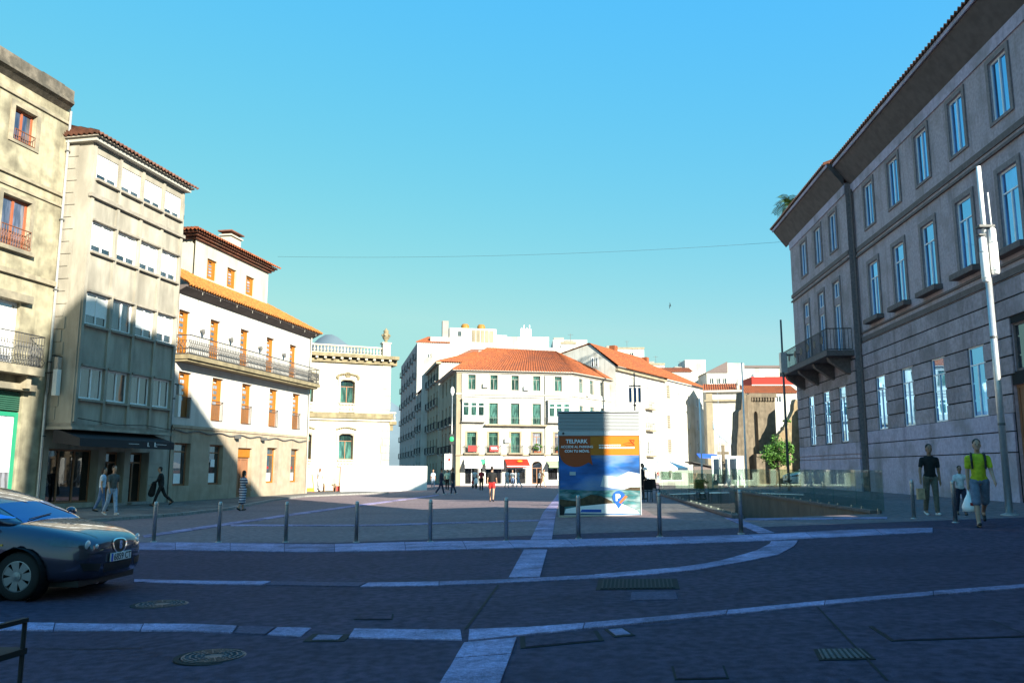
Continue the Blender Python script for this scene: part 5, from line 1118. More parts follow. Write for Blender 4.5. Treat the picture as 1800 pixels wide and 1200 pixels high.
    if vox < .03:
        for sg in (-1, 1): build('eye', MB().ball(head + V(sg * .03, .083, .022), .010 * s, 8, 6), 'black', R)
    R['_h'] = 0; del R['_h']
    return R, A, J, head, chest, s
D2 = math.pi / 180
def gpp(px, py): return gp(px, py)
def put(px, py): p = gp(px, py); return p.x, p.y, p.z
STR = 0.0
# near right group
x, y, z = put(1640, 905)
person('man in black T-shirt and khaki trousers holding the child by the hand', x, y, z, rad(-98), 1.78, ((.10, .05), (-.14, .22)), ((-.05, .08, .15), (.1, .22, .3)), 'cloth_black', 'cloth_khaki', .6, 'long', 'skin_dark', shoes='cloth_white', vox=.014)
o = tag(build('paper_bag', MB(T(x - .29, y - .03, z + .40)).slab([(-.09, -.05), (.09, -.05), (.09, .05), (-.09, .05)], 0, .28), 'cloth_tan'), 'brown paper bag in the hand of the man in black', 'bag')
x, y, z = put(1692, 905)
person('small child in white T-shirt and dark trousers walking between the two men', x, y, z, rad(-105), 1.22, ((.18, .05), (-.2, .3)), ((.2, .6, .9), (.3, .15, .6)), 'cloth_white', 'cloth_navy', .6, 'long', 'skin_dark', vox=.013)
x, y, z = put(1728, 925)
R_, A, J, hd, ch_, s_ = person('man in bright yellow T-shirt and shorts striding with a white carrier bag', x, y, z, rad(-112), 1.83, ((-.42, .55), (.28, .02)), ((.28, .12, .5), (-.08, .05, .12)), 'cloth_yellow', 'cloth_denim', .62, 'short', 'skin', vox=.012, shoes='black')
Mw = R_.matrix_basis
for sg in (-1, 1):
    m = MB(); pts = [ch_ + Vector((sg * .12, .142, -.12)) * s_, ch_ + Vector((sg * .125, .135, .05)) * s_, ch_ + Vector((sg * .12, .06, .19)) * s_, ch_ + Vector((sg * .11, -.09, .17)) * s_]; m.tube(pts, .022, 6)
    st_ = build('strap', m, 'black', None) if False else None
bp = empty('backpack', tuple(Mw @ (ch_ + Vector((0, -.2, .0)))), R_.rotation_euler.z, 'black backpack worn by the man in the yellow T-shirt', 'backpack'); inv = bp.matrix_basis.inverted()
build('pack', MB().ball((0, 0, -.02), (.15, .09, .22), 12, 8), 'black', bp, True)
for sg in (-1, 1):
    pts = [ch_ + Vector((sg * .125, .13, -.14)), ch_ + Vector((sg * .13, .14, .03)), ch_ + Vector((sg * .13, .085, .15)), ch_ + Vector((sg * .12, .0, .195)), ch_ + Vector((sg * .11, -.14, .12))]; build('strap', MB(inv @ Mw).tube(pts, .024, 6), 'black', bp)
shd, el, wr, d2, sg = A[1]; hp_ = Mw @ (wr + d2 * .1); bg_ = MB(T(hp_.x, hp_.y, hp_.z))
bg_.lathe([(.015, 0), (.03, -.08), (.09, -.2), (.15, -.36), (.14, -.46), (.03, -.48)], 14); bo = tag(build('carrier_bag', bg_, 'white_plastic', smooth=True), 'white plastic carrier bag hanging from the yellow shirted man\'s hand', 'bag')
build('bag_print', MB(T(hp_.x - .03, hp_.y - .138, hp_.z - .3)).box((-.03, -.012, -.03), (.03, -.0, .03)), 'red', bo)
# left pavement
def putp(px, py): p = gp(px, py, 0); return p.x, p.y, .1
x, y, z = putp(176, 903); person('dark haired woman in pale T-shirt and jeans beside the shop window', x, y, z, rad(20), 1.66, ((.15, .05), (-.15, .25)), ((.2, .15, .5), (-.1, .1, .3)), 'cloth_lightblue', 'cloth_jeans', .5, hairlen=.12, vox=.018, fem=1)
x, y, z = putp(194, 910); person('person in grey T-shirt and pale jeans walking past the shop window', x, y, z, rad(-30), 1.72, ((.2, .05), (-.2, .3)), ((-.2, .12, .3), (.2, .12, .3)), 'cloth_grey', 'cloth_jeans_pale', .6, hairlen=.04, vox=.018, shoes='cloth_white')
x, y, z = putp(281, 893); person('man in black with a coat over his arm walking along the left pavement', x, y, z, rad(200), 1.74, ((.38, .1), (-.4, .45)), ((.5, .1, .5), (-.3, .15, .3)), 'cloth_black', 'cloth_black', 1.5, vox=.018, lean=.1)
tag(remesh(build('coat', MB().caps((x - .30, y - .05, z + .98), (x - .38, y - .08, z + .55), .11, .16, 10), 'cloth_black'), .02), 'black coat hanging over the arm of the walking man in black', 'coat')
x, y, z = put(425, 897); person('woman in a navy and white striped dress crossing towards the pavement', x, y, z, rad(60), 1.64, ((.2, .05), (-.2, .35)), ((.15, .12, .9), (.1, .12, .8)), 'cloth_striped', 'cloth_navy', .6, dress=1.25, hairlen=.12, vox=.018, fem=1, shoes='black')
x, y, z = putp(561, 866); person('woman with brown hair in a white dress in front of the palace', x, y, .1, rad(80), 1.66, ((.1, .05), (-.1, .2)), ((.1, .15, .3), (.1, .15, .3)), 'cloth_white', 'cloth_white', .6, dress=1.6, hair='hair_brown', hairlen=.2, vox=.025, fem=1)
# square, middle distance
far = [
 (761, 858, 'woman in pale blue clothes walking out of the narrow street', 1.68, 'cloth_lightblue', 'cloth_jeans_pale', 'long', .7, -80, .2, 'hair_brown'),
 (775, 869, 'dark dressed man in jeans, left of the pair beside the hoarding', 1.78, 'cloth_navy', 'cloth_jeans_dark', 'long', 1.5, 10, .28, 'hair_dark'),
 (786, 862, 'person in pale green top behind the dark dressed pair', 1.70, 'cloth_palegreen', 'cloth_black', 'long', .6, -90, .1, 'hair_dark'),
 (796, 868.5, 'dark dressed man standing right of the pair beside the hoarding', 1.80, 'cloth_black', 'cloth_jeans_dark', 'long', 1.5, 180, .15, 'hair_brown'),
 (846, 862, 'man in dark red T-shirt and black trousers walking away', 1.76, 'cloth_darkred', 'cloth_black', 'long', .6, 90, .12, 'hair_dark'),
 (864.5, 881, 'person in black top and red shorts walking across the square', 1.74, 'cloth_black', 'cloth_red', 'short2', .6, 85, .22, 'hair_dark'),
 (891, 857, 'person all in white in front of the red awning', 1.72, 'cloth_white', 'cloth_white', 'long', .6, -60, .15, 'hair_dark'),
 (901, 856, 'person in white top and blue jeans, middle of the group by the red awning', 1.66, 'cloth_white', 'cloth_jeans', 'long', .6, -100, .2, 'hair_dark'),
 (911.5, 857, 'person in white top and pale jeans, right of the group by the red awning', 1.68, 'cloth_white', 'cloth_jeans_pale', 'long', .6, 190, .3, 'hair_brown'),
 (948, 857, 'woman in white top and black trousers walking past the arched door', 1.66, 'cloth_white', 'cloth_black', 'long', .6, 20, .3, 'hair_brown'),
 (955, 856, 'person in tan clothes beside the woman in the white top', 1.74, 'cloth_tan', 'cloth_tan', 'short2', .6, 10, .3, 'hair_dark'),
 (1318, 858, 'person in dark clothes seen through the glass balustrade', 1.72, 'cloth_navy', 'cloth_black', 'long', 1.5, -80, .2, 'hair_dark'),
 (1139, 850, 'person in white standing under the white parasols', 1.7, 'cloth_white', 'cloth_jeans_pale', 'long', .6, -90, .1, 'hair_dark'),
 (1158, 848, 'person in red top sitting out under the right parasol', 1.66, 'cloth_darkred', 'cloth_jeans', 'long', .6, -90, .1, 'hair_dark')]
for px, py, lb, H, tp, bt, pn, sv, fc, sw_, hr in far:
    x, y, z = put(px, py); person(lb, x, y, z, rad(fc), H, ((sw_, .05), (-sw_, sw_ + .05)), ((-sw_, .12, .25), (sw_, .12, .25)), tp, bt, sv, pn, hair=hr, hairlen=.1 if hr == 'hair_brown' else 0, vox=.026, shoes='cloth_white' if 'jeans' in bt else 'black', fem=1 if 'woman' in lb else 0)
# ------------------------------------------------------------------ cars
def lin(x, tab):
    for (a, u), (b_, v) in zip(tab[:-1], tab[1:]):
        if a >= x >= b_ or a <= x <= b_: t = (x - a) / (b_ - a); return u + (v - u) * t
    return tab[0][1] if abs(x - tab[0][0]) < abs(x - tab[-1][0]) else tab[-1][1]
def evalmesh(me, mods):
    o = bpy.data.objects.new('tmp', me); COL.objects.link(o)
    extra = []
    for kind, arg in mods:
        if kind == 'sub': m = o.modifiers.new('s', 'SUBSURF'); m.levels = arg; m.render_levels = arg
        if kind == 'cut':
            c = bpy.data.objects.new('cut', arg); COL.objects.link(c); extra.append(c); m = o.modifiers.new('b', 'BOOLEAN'); m.operation = 'DIFFERENCE'; m.object = c; m.solver = 'EXACT'
    dg = bpy.context.evaluated_depsgraph_get(); dg.update(); r = bpy.data.meshes.new_from_object(o.evaluated_get(dg))
    for c in extra + [o]: bpy.data.objects.remove(c)
    return r
def loft(sections):
    m = MB(); n = len(sections[0])
    for s_ in sections: m.v += [Vector(p) for p in s_]
    for i in range(len(sections) - 1):
        for j in range(n): m.f.append([i * n + j, i * n + (j + 1) % n, (i + 1) * n + (j + 1) % n, (i + 1) * n + j])
    m.f.append(list(range(n))[::-1]); m.f.append([(len(sections) - 1) * n + j for j in range(n)]); return m
def bvh_of(me): return BVHTree.FromPolygons([v.co for v in me.vertices], [tuple(p.vertices) for p in me.polygons])
def patch(bv, fn, n, m_, org, dirv, off, thick=.0):
    """fn(u,v)->point on a plane; thrown along dirv on to the body, lifted by off"""
    mb = MB(); ok = {}; d = Vector(dirv).normalized()
    for j in range(m_ + 1):
        for i in range(n + 1):
            p = Vector(fn(i / n, j / m_)); h_, nr, ix, ds = bv.ray_cast(p, d, 20)
            if h_ is None: continue
            if nr.dot(d) > 0: nr = -nr
            ok[i, j] = len(mb.v); mb.v.append(h_ + nr * off)
    for j in range(m_):
        for i in range(n):
            q = [(i, j), (i + 1, j), (i + 1, j + 1), (i, j + 1)]
            if all(c in ok for c in q): mb.f.append([ok[c] for c in q])
    return mb
def bil(A, B, C, D): 
    A, B, C, D = map(Vector, (A, B, C, D)); return lambda u, v: (A * (1 - u) + B * u) * (1 - v) + (D * (1 - u) + C * u) * v
def make_car(label, paint, loc, rz, group=None, plate=None, detail=True):
    R = empty('car', loc, rz, label, 'car', group)
    half = []
    #      x     zb   zlow  w     zsh   wsh   ztop
    ST = [(2.10, .36, .44, .50, .60, .46, .70), (2.05, .25, .40, .68, .64, .60, .755), (1.93, .20, .38, .79, .69, .70, .82), (1.70, .19, .38, .86, .74, .77, .895), (1.35, .19, .38, .885, .80, .81, .965), (1.0, .20, .38, .89, .86, .83, 1.02), (.6, .20, .38, .89, .90, .84, 1.03),
          (0, .20, .38, .89, .92, .85, 1.03), (-.8, .20, .38, .89, .94, .85, 1.04), (-1.5, .21, .38, .885, .96, .84, 1.06), (-1.95, .25, .40, .84, .97, .78, 1.06), (-2.13, .33, .45, .74, .95, .68, 1.02), (-2.18, .40, .5, .66, .9, .6, .96)]
    sec = []
    for x, zb_, zl, w_, zs, ws, zt in ST:
        hs_ = [(x, 0, zb_), (x, w_ * .85, zb_), (x, w_ * .985, zb_ + (zl - zb_) * .45), (x, w_ * .99, zl + .02), (x, w_, (zl + zs) / 2), (x, (w_ + ws) / 2 + .01, zs), (x, ws * .95, zt - .03), (x, ws * .6, zt - .003), (x, 0, zt + .012)]
        sec.append(hs_ + [(a, -b_, c_) for a, b_, c_ in hs_[-2:0:-1]])
    body = loft(sec).mesh('body'); WX, WR = (1.22, -1.36), .315
    cut = MB()
    for wx in WX:
        for sg in (-1, 1): cut.cyl((wx, sg * .62, .315), (wx, sg * 1.1, .315), WR + .055, n=32)
    bm_ = evalmesh(body, [('sub', 3), ('cut', cut.mesh('cut'))]); bm_.materials.clear(); link('body', bm_, paint, R, True)
    bsm = evalmesh(loft(sec).mesh('b2'), [('sub', 3)]); bv = bvh_of(bsm)
    RF = [(1.12, .98, .70), (.95, 1.06, .735), (.6, 1.24, .73), (.2, 1.40, .69), (-.15, 1.475, .65), (-.6, 1.50, .63), (-1.1, 1.49, .62), (-1.6, 1.42, .60), (-1.95, 1.24, .60), (-2.1, 1.0, .6)]
    sec = []
    for x, zt, wt in RF:
        wb = .80 if x < 1 else .74; zb_ = .93
        hs_ = [(x, 0, zb_), (x, wb, zb_), (x, wb * .6 + wt * .4 + .03, zb_ + (zt - zb_) * .5), (x, wt + .03, zb_ + (zt - zb_) * .86), (x, wt * .72, zt - .004), (x, 0, zt + .015)]
        sec.append(hs_ + [(a, -b_, c_) for a, b_, c_ in hs_[-2:0:-1]])
    cme = evalmesh(loft(sec).mesh('cabin'), [('sub', 3)]); cme.materials.clear(); link('cabin', cme, paint, R, True); cv = bvh_of(cme)
    def dec(name, mb, mt, par=R): return build(name, mb, mt, par, True)
    fd = (-.55, 0, -.83)
    dec('windscreen', patch(cv, lambda u, v: (2.2 - 1.02 * v + .10 + .0, (-.66 + 1.32 * u) * (1 - .14 * v), 2.1), 16, 12, None, (-.62, 0, -.78), .006), 'car_glass')
    for sg in (-1, 1):
        Y = 2 * sg; d = (0, -sg, 0)
        dec('front_side_window', patch(cv, bil((.78, Y, 1.06), (-.28, Y, 1.06), (-.28, Y, 1.38), (.20, Y, 1.32)), 10, 6, None, d, .006), 'car_glass'); dec('rear_side_window', patch(cv, bil((-.36, Y, 1.06), (-1.35, Y, 1.07), (-1.15, Y, 1.37), (-.36, Y, 1.385)), 10, 6, None, d, .006), 'car_glass')
        dec('quarter_window', patch(cv, bil((.98, Y, 1.045), (.82, Y, 1.05), (.76, Y, 1.1), (.80, Y, 1.1)), 3, 3, None, d, .006), 'car_glass')
        for xa in (.84, -.32, -1.28):
            dec('door_seam', patch(bv, bil((xa, Y, .36), (xa - .012, Y, .36), (xa - .012, Y, .97), (xa, Y, .97)), 1, 14, None, d, .003), 'black')
        dec('side_strip', patch(bv, bil((.8, Y, .52), (-1.0, Y, .52), (-1.0, Y, .56), (.8, Y, .56)), 12, 1, None, d, .008), paint); dec('sill_trim', patch(bv, bil((.82, Y, .245), (-.95, Y, .245), (-.95, Y, .27), (.82, Y, .27)), 12, 1, None, d, .004), 'black')
        h_ = MB().caps((.0, sg * .9, .80), (-.2, sg * .9, .805), .018, .016, 8); build('door_handle', h_, paint, R, True); h_ = MB().caps((-1.0, sg * .9, .83), (-1.2, sg * .895, .835), .018, .016, 8); build('door_handle', h_, paint, R, True)
        mi = MB().ball((.72, sg * 1.0, 1.06), (.07, .11, .075), 12, 8); mo = build('wing_mirror', mi, paint, R, True); build('mirror_arm', MB().cyl((.74, sg * .8, 1.0), (.72, sg * .93, 1.03), .025, n=6), 'black', mo)
        hl = dec('headlight', patch(bv, lambda u, v: (3, sg * (.40 + .43 * u), .615 + .035 * u + (.012 + .085 * u) * v * (1.0) + .05 * u * u), 14, 5, None, (-1, 0, 0), .006), 'headlight')
        for yy, zz, rr in ((.64, .70, .062), (.53, .672, .034)):
            hit = bv.ray_cast(Vector((3, sg * yy, zz)), Vector((-1, 0, 0)), 5)[0]
            if hit: build('lamp', MB().ball(hit + Vector((.004, 0, 0)), (.016, rr, rr), 14, 8), 'lamp_glass', hl, True)
        dec('side_headlight', patch(bv, bil((1.99, Y, .665), (1.58, Y, .775), (1.60, Y, .815), (1.95, Y, .745)), 10, 4, None, d, .005), 'headlight')
        dec('lower_intake', patch(bv, bil((3, sg * .46, .34), (3, sg * .70, .37), (3, sg * .74, .47), (3, sg * .43, .44)), 8, 4, None, (-1, 0, 0), .004), 'black')
        dec('indicator', patch(bv, bil((.98, Y, .70), (.93, Y, .70), (.93, Y, .725), (.98, Y, .725)), 2, 2, None, d, .008), 'amber')
        dec('tail_lamp', patch(bv, bil((-3, sg * .5, .8), (-3, sg * .78, .8), (-3, sg * .78, .96), (-3, sg * .5, .96)), 6, 4, None, (1, 0, 0), .006), 'red')
        dec('bonnet_seam', patch(bv, bil((2.0, sg * .40, 2), (2.0, sg * .41, 2), (1.1, sg * .70, 2), (1.1, sg * .69, 2)), 1, 14, None, (0, 0, -1), .003), 'black')
    dec('bumper_intake', patch(bv, bil((3, -.33, .31), (3, .33, .31), (3, .37, .43), (3, -.37, .43)), 10, 4, None, (-1, 0, 0), .005), 'black')
    dec('bumper_seam', patch(bv, bil((3, -.66, .575), (3, .66, .575), (3, .66, .583), (3, -.66, .583)), 16, 1, None, (-1, 0, 0), .004), 'black')
    def ell(cy, cz_, ry, rz_, r0): return lambda u, v: (3, cy + ry * (r0 + (1 - r0) * v) * (1 + .22 * math.sin(2 * math.pi * u)) * math.copysign(abs(math.cos(2 * math.pi * u)) ** .75, math.cos(2 * math.pi * u)), cz_ + rz_ * (r0 + (1 - r0) * v) * math.sin(2 * math.pi * u) * (.85 if math.sin(2 * math.pi * u) > 0 else 1.2))
    gr = dec('grille', patch(bv, ell(0, .655, .155, .085, 0), 28, 4, None, (-1, 0, 0), .008), 'black'); build('chrome_ring', patch(bv, ell(0, .655, .178, .1, .87), 28, 1, None, (-1, 0, 0), .012), 'chrome', gr, True)
    hit = bv.ray_cast(Vector((3, 0, .655)), Vector((-1, 0, 0)), 5)[0]
    if plate:
        text_part('S', .14, 'chrome', gr, Matrix.Translation(hit + Vector((.024, 0, -.048))) @ RZ(math.pi / 2), name='emblem', bold=.01)
        h2 = bv.ray_cast(Vector((3, 0, .53)), Vector((-1, 0, 0)), 5)[0]; pl = build('number_plate', MB(T(h2.x + .035, 0, .50)).box((-.02, -.26, -.055), (.0, .26, .055)), 'plate', R)
        text_part(plate, .125, 'black', pl, T(h2.x + .037, .03, .458) @ RZ(math.pi / 2), name='plate_lettering', bold=.001)
        build('plate_band', MB(T(h2.x + .036, 0, .50)).box((-.001, -.258, -.053), (.001, -.215, .053)), 'blue', pl)
    for wx in WX:
        for sg in (-1, 1):
            y0 = sg * .80
            t = MB().lathe([(.20, -.10), (.29, -.10), (.312, -.07), (.315, 0), (.312, .07), (.29, .10), (.20, .10), (.20, -.10)], 32, (wx, y0, .315), 'Y', caps=False); w_ = build('wheel', t, 'rubber', R, True)
            rm = MB().lathe([(.212, -.085), (.212, .085), (.19, .08), (.18, .05), (.02, .055)], 28, (wx, y0, .315), 'Y') if sg > 0 else MB().lathe([(.212, .085), (.212, -.085), (.19, -.08), (.18, -.05), (.02, -.055)], 28, (wx, y0, .315), 'Y'); build('rim', rm, 'black', w_, True)
            hb = MB(); yo = y0 + sg * .075
            for q in range(7):
                a = q * 2 * math.pi / 7; u_ = Vector((math.cos(a), 0, math.sin(a))); p_ = Vector((-math.sin(a), 0, math.cos(a))); c0 = Vector((wx, yo, .315)); k_ = len(hb.v)
                hb.v += [c0 + u_ * .04 + p_ * .028, c0 + u_ * .04 - p_ * .028, c0 + u_ * .195 - p_ * .062, c0 + u_ * .195 + p_ * .062]; hb.v += [v + Vector((0, sg * .018, 0)) for v in hb.v[k_:k_ + 4]]
                hb.f += [[k_ + 4, k_ + 5, k_ + 6, k_ + 7], [k_, k_ + 3, k_ + 7, k_ + 4], [k_ + 1, k_ + 5, k_ + 6, k_ + 2], [k_ + 3, k_ + 2, k_ + 6, k_ + 7]]
            hb.lathe([(.06, 0), (.06, .028), (.01, .034)], 16, (wx, yo, .315), 'Y') if sg > 0 else hb.lathe([(.06, 0), (.06, -.028), (.01, -.034)], 16, (wx, yo, .315), 'Y')
            hb.lathe([(.188, .012 * sg), (.188, .024 * sg), (.212, .02 * sg), (.212, .008 * sg)], 28, (wx, yo, .315), 'Y', caps=False); build('hubcap', hb, 'hubcap', w_)
            build('wheel_well', MB().lathe([(.366, -.16), (.366, .085)], 28, (wx, sg * .80, .315), 'Y', caps=False), 'black', R)
    build('underbody', MB().box((-1.9, -.7, .16), (1.95, .7, .24)), 'black', R)
    build('wiper', MB().tube([(1.06, -.5, 1.03), (.98, .1, 1.075)], .008, 5), 'black', R)
    return R
cw = gp(48, 1055)                     # front right wheel on the road
cr = rad(-4); fx = Vector((math.cos(cr), math.sin(cr), 0)); fy = Vector((-math.sin(cr), math.cos(cr), 0))
cl = Vector((cw.x - .12, cw.y, 0)) - fx * 1.22 + fy * .82
make_car('blue grey hatchback entering the picture at the left edge', 'car_blue', (cl.x, cl.y, gz(cl.x, cl.y)), cr, plate='6859 CT')
make_car('white car parked by the granite building behind the glass', 'car_white', (19.7, 54.0, gz(19.7, 54)), rad(-176))

# ------------------------------------------------------------------ poles, lamps, flags, wires
def pole(name, label, px, base, top, Y, r0, r1, mt, cat):
    b_ = at(px, base, Y); t_ = at(top[0], top[1], Y); z0 = gz(b_.x, Y); R = empty(name, (b_.x, Y, z0), 0, label, cat); H = t_.z - z0
    build('shaft', MB().cyl((0, 0, -.05), (0, 0, H), r0, r1, 14), mt, R, True); build('base_plate', MB().lathe([(r0 * 2.2, -.03), (r0 * 2.2, .03), (r0 * 1.2, .06)], 14), mt, R); return R, H
p = gp(1775, 905); R = empty('telecom_pole', p, 0, 'tall steel pole carrying white antenna canisters in front of the granite building', 'pole'); ptop = at(1722, 293, p.y).z - p.z
build('shaft', MB().cyl((0, 0, -.05), (0, 0, ptop - 2.4), .085, .075, 16), 'pole_grey', R, True); build('top_tube', MB().cyl((0, 0, ptop - 2.4), (0, 0, ptop), .06, .055, 14), 'white_plastic', R, True); build('base_plate', MB().lathe([(.2, -.03), (.2, .02), (.09, .05)], 16), 'pole_grey', R)
for dx, z0, z1 in ((-.13, -3.05, -2.0), (.13, -2.85, -1.75)):
    c_ = build('antenna_canister', MB().lathe([(.07, ptop + z0 - .08), (.085, ptop + z0 - .06), (.1, ptop + z0), (.1, ptop + z1 - .35), (.09, ptop + z1 - .33), (.09, ptop + z1), (.04, ptop + z1 + .06)], 16, (dx, -.12, 0)), 'white_plastic', R, True)
    build('canister_band', MB().lathe([(.105, ptop + z1 - .36), (.105, ptop + z1 - .33)], 16, (dx, -.12, 0)), 'pole_grey', c_); build('canister_foot', MB().lathe([(.105, ptop + z0), (.105, ptop + z0 + .04)], 16, (dx, -.12, 0)), 'pole_grey', c_)
build('thin_aerial', MB().cyl((.13, -.12, ptop - 1.75), (.11, -.12, ptop - .75), .018, n=8), 'white_plastic', R)
build('bracket', MB().box((-.2, -.16, ptop - 1.68), (.2, .06, ptop - 1.62)).box((-.22, -.16, ptop - 1.9), (-.05, .0, ptop - 1.86)), 'iron_grey', R)
for z in (2.2, 4.4): build('clamp_band', MB().lathe([(.088, z), (.088, z + .06)], 14), 'iron_grey', R)
R, H = pole('lamp_post', 'dark lamp post with a pale box in front of the granite building balcony', 1386, 835, (1374, 562), 41, .07, .045, 'iron_grey', 'lamp post')
zb2 = at(1376, 655, 41).z - gz(R.location.x, 41); build('equipment_box', MB().box((-.14, -.16, zb2), (.16, .1, zb2 + 1.0)), 'pole_grey', R); build('box_arm', MB().box((.1, -.03, zb2 + .85), (.5, .03, zb2 + .92)), 'iron_grey', R)
pole('flagpole', 'tallest white flagpole in front of the church ruin', 1312, 832, (1302, 637), 57, .075, .045, 'white_plastic', 'flagpole')
pole('flagpole', 'white flagpole in front of the plain white building', 1234, 830, (1221, 700), 60, .075, .045, 'white_plastic', 'flagpole')
R, H = pole('flagpole', 'thin flagpole with a drooping pale flag', 1267, 830, (1263, 690), 62, .03, .02, 'pole_grey', 'flagpole')
fl = MB(); nU, nV = 10, 5
for j in range(nV + 1):
    for i in range(nU + 1):
        u_, v_ = i / nU, j / nV; fl.v.append(Vector((-.45 + u_ * 1.3, .06 * math.sin(u_ * 7 + v_ * 2), H - 2.1 - u_ * 1.35 - v_ * (.75 - .45 * abs(u_ - .35)))))
for j in range(nV):
    for i in range(nU): a = j * (nU + 1) + i; fl.f.append([a, a + 1, a + nU + 2, a + nU + 1])
fo = build('flag', fl, 'cloth_lightblue', None, True); sm = fo.modifiers.new('t', 'SOLIDIFY'); sm.thickness = .012; fo.location = R.location; tag(fo, 'drooping pale lilac flag on the thin flagpole', 'flag')
R, H = pole('street_lamp', 'street lamp with dark blue side panels rising behind the kiosk', 1119, 850, (1113, 655), 52, .06, .04, 'iron_grey', 'street lamp')
zc = at(1115, 690, 52).z; build('cross_arm', MB().box((-.35, -.04, zc), (.4, .04, zc + .08)), 'iron_grey', R)
for dx in (-.28, .02, .3): build('side_panel', MB().box((dx - .07, -.05, zc - 1.0), (dx + .09, .05, zc - .08)), 'jeans_panel' if False else 'cloth_jeans', R)
build('foot_spike', MB().lathe([(.12, zc - 1.15), (.02, zc - 1.3)], 8), 'iron_grey', R)
R, H = pole('traffic_light', 'traffic light with white sign at the mouth of the narrow street', 795, 854, (793, 765), 80, .07, .06, 'iron', 'traffic light')
build('lamp_housing', MB().box((-.28, -.3, H - .85), (.12, .0, H + .1)), 'iron', R); build('green_lamp', MB().ball((-.08, -.3, H - .35), (.2, .04, .24), 10, 6), 'green_sign', R)
sg_ = build('sign_board', MB().box((-.75, -.12, H - 3.25), (-.05, -.08, H - 1.75)), 'white_plastic', R); build('sign_dot', MB().lathe([(.01, 0), (.13, 0), (.13, .01), (.01, .01)], 12, (-.3, -.14, H - 2.3), 'Y'), 'red', sg_)
R, H = pole('street_lamp', 'white street lamp on the corner of the white building', 794, 800, (793, 683), 84, .035, .035, 'pole_grey', 'street lamp'); build('lantern', MB().lathe([(.06, H - .7), (.2, H - .4), (.18, H), (.05, H + .2)], 10), 'white_plastic', R)
def wire(a, b_, sag, r_, label, mt='iron'):
    m = MB(); pts = []
    for i in range(25): t = i / 24; p_ = Vector(a) * (1 - t) + Vector(b_) * t; p_.z -= sag * 4 * t * (1 - t); pts.append(p_)
    m.tube(pts, r_, 5); return tag(build('overhead_cable', m, mt), label, 'cable')
wire(at(488, 451, 55), at(1391, 424, 49.5), .38, .008, 'thin cable strung across the sky from roof to roof')
# wall antenna boxes on the left houses
for t_, off, z0, z1, lb in ((-8.75, .55, 4.65, 6.2, 'white wall antenna box on the corner of the narrow house'), (-.35, .5, 4.3, 5.9, 'white wall antenna box between the narrow house and the balcony house')):
    p = L3(t_, off, z0); R = empty('wall_antenna', p, math.atan2(UL.y, UL.x), lb, 'antenna', 'wall antennas'); build('panel', MB().box((-.1, -.12, 0), (.12, .08, (z1 - z0) * .68)), 'white_plastic', R); build('panel', MB().box((-.09, -.1, (z1 - z0) * .7), (.11, .06, z1 - z0)), 'pole_grey', R); build('bracket', MB().box((-.03, .0, .9), (.03, .52, .95)).box((-.25, .0, z1 - z0), (.3, .06, z1 - z0 + .06)), 'iron', R)

# ------------------------------------------------------------------ hoarding, boards, furniture
a = Vector((-12.55, 61.5)); b_ = Vector((-7.2, 71.0)); R = empty('hoarding', (a.x, a.y, 0), math.atan2(b_.y - a.y, b_.x - a.x), 'long white site hoarding in front of the palace', 'hoarding'); Lh = (b_ - a).length
for i in range(6): build('panel', MB().box((Lh * i / 6 + .006, 0, 0), (Lh * (i + 1) / 6 - .006, .06, 2.0 + random.uniform(-.01, .02))), 'white_plastic', R)
for i in range(7): build('prop', MB().box((min(Lh * i / 6, Lh - .08), .065, 0), (min(Lh * i / 6, Lh - .08) + .08, .14, 1.9)), 'wood_brown', R)
p = at(543, 860, 60.5); R = empty('easel_board', (p.x, 60.5, .1), rad(25), 'orange framed folding board leaning beside the palace', 'signboard'); fr = MB()
for sg in (-1, 1): fr.cyl((sg * .32, -.3, 0), (sg * .18, 0, 1.25), .03, n=6); fr.cyl((sg * .32, .3, 0), (sg * .18, 0, 1.25), .03, n=6)
build('frame', fr, 'wood_orange', R); build('board', MB().add([(-.28, -.27, .15), (.28, -.27, .15), (.17, -.03, 1.15), (-.17, -.03, 1.15)], [(0, 1, 2, 3)]).add([(-.28, -.25, .15), (.28, -.25, .15), (.17, -.01, 1.15), (-.17, -.01, 1.15)], [(3, 2, 1, 0)]), 'palace', R); build('goods', MB().box((-.3, -.35, .05), (.3, -.1, .3)), 'yellow', R)
for px, mt, lb in ((577, 'palace', 'pale low display stand beside the woman in white'), (597, 'red', 'low stand with red goods against the palace wall')):
    p = at(px, 862, 62); R = empty('display_stand', (p.x, 62, .1), rad(25), lb, 'stand', 'stands by the palace'); build('table_top', MB().box((-.38, -.25, .55), (.38, .25, .6)), 'palace', R)
    for sx_ in (-.33, .33):
        for sy_ in (-.2, .2): build('leg', MB().box((sx_ - .025, sy_ - .025, 0), (sx_ + .025, sy_ + .025, .55)), 'wood_brown', R)
    build('goods', MB().box((-.3, -.2, .06), (.3, .2, .4)), mt, R)
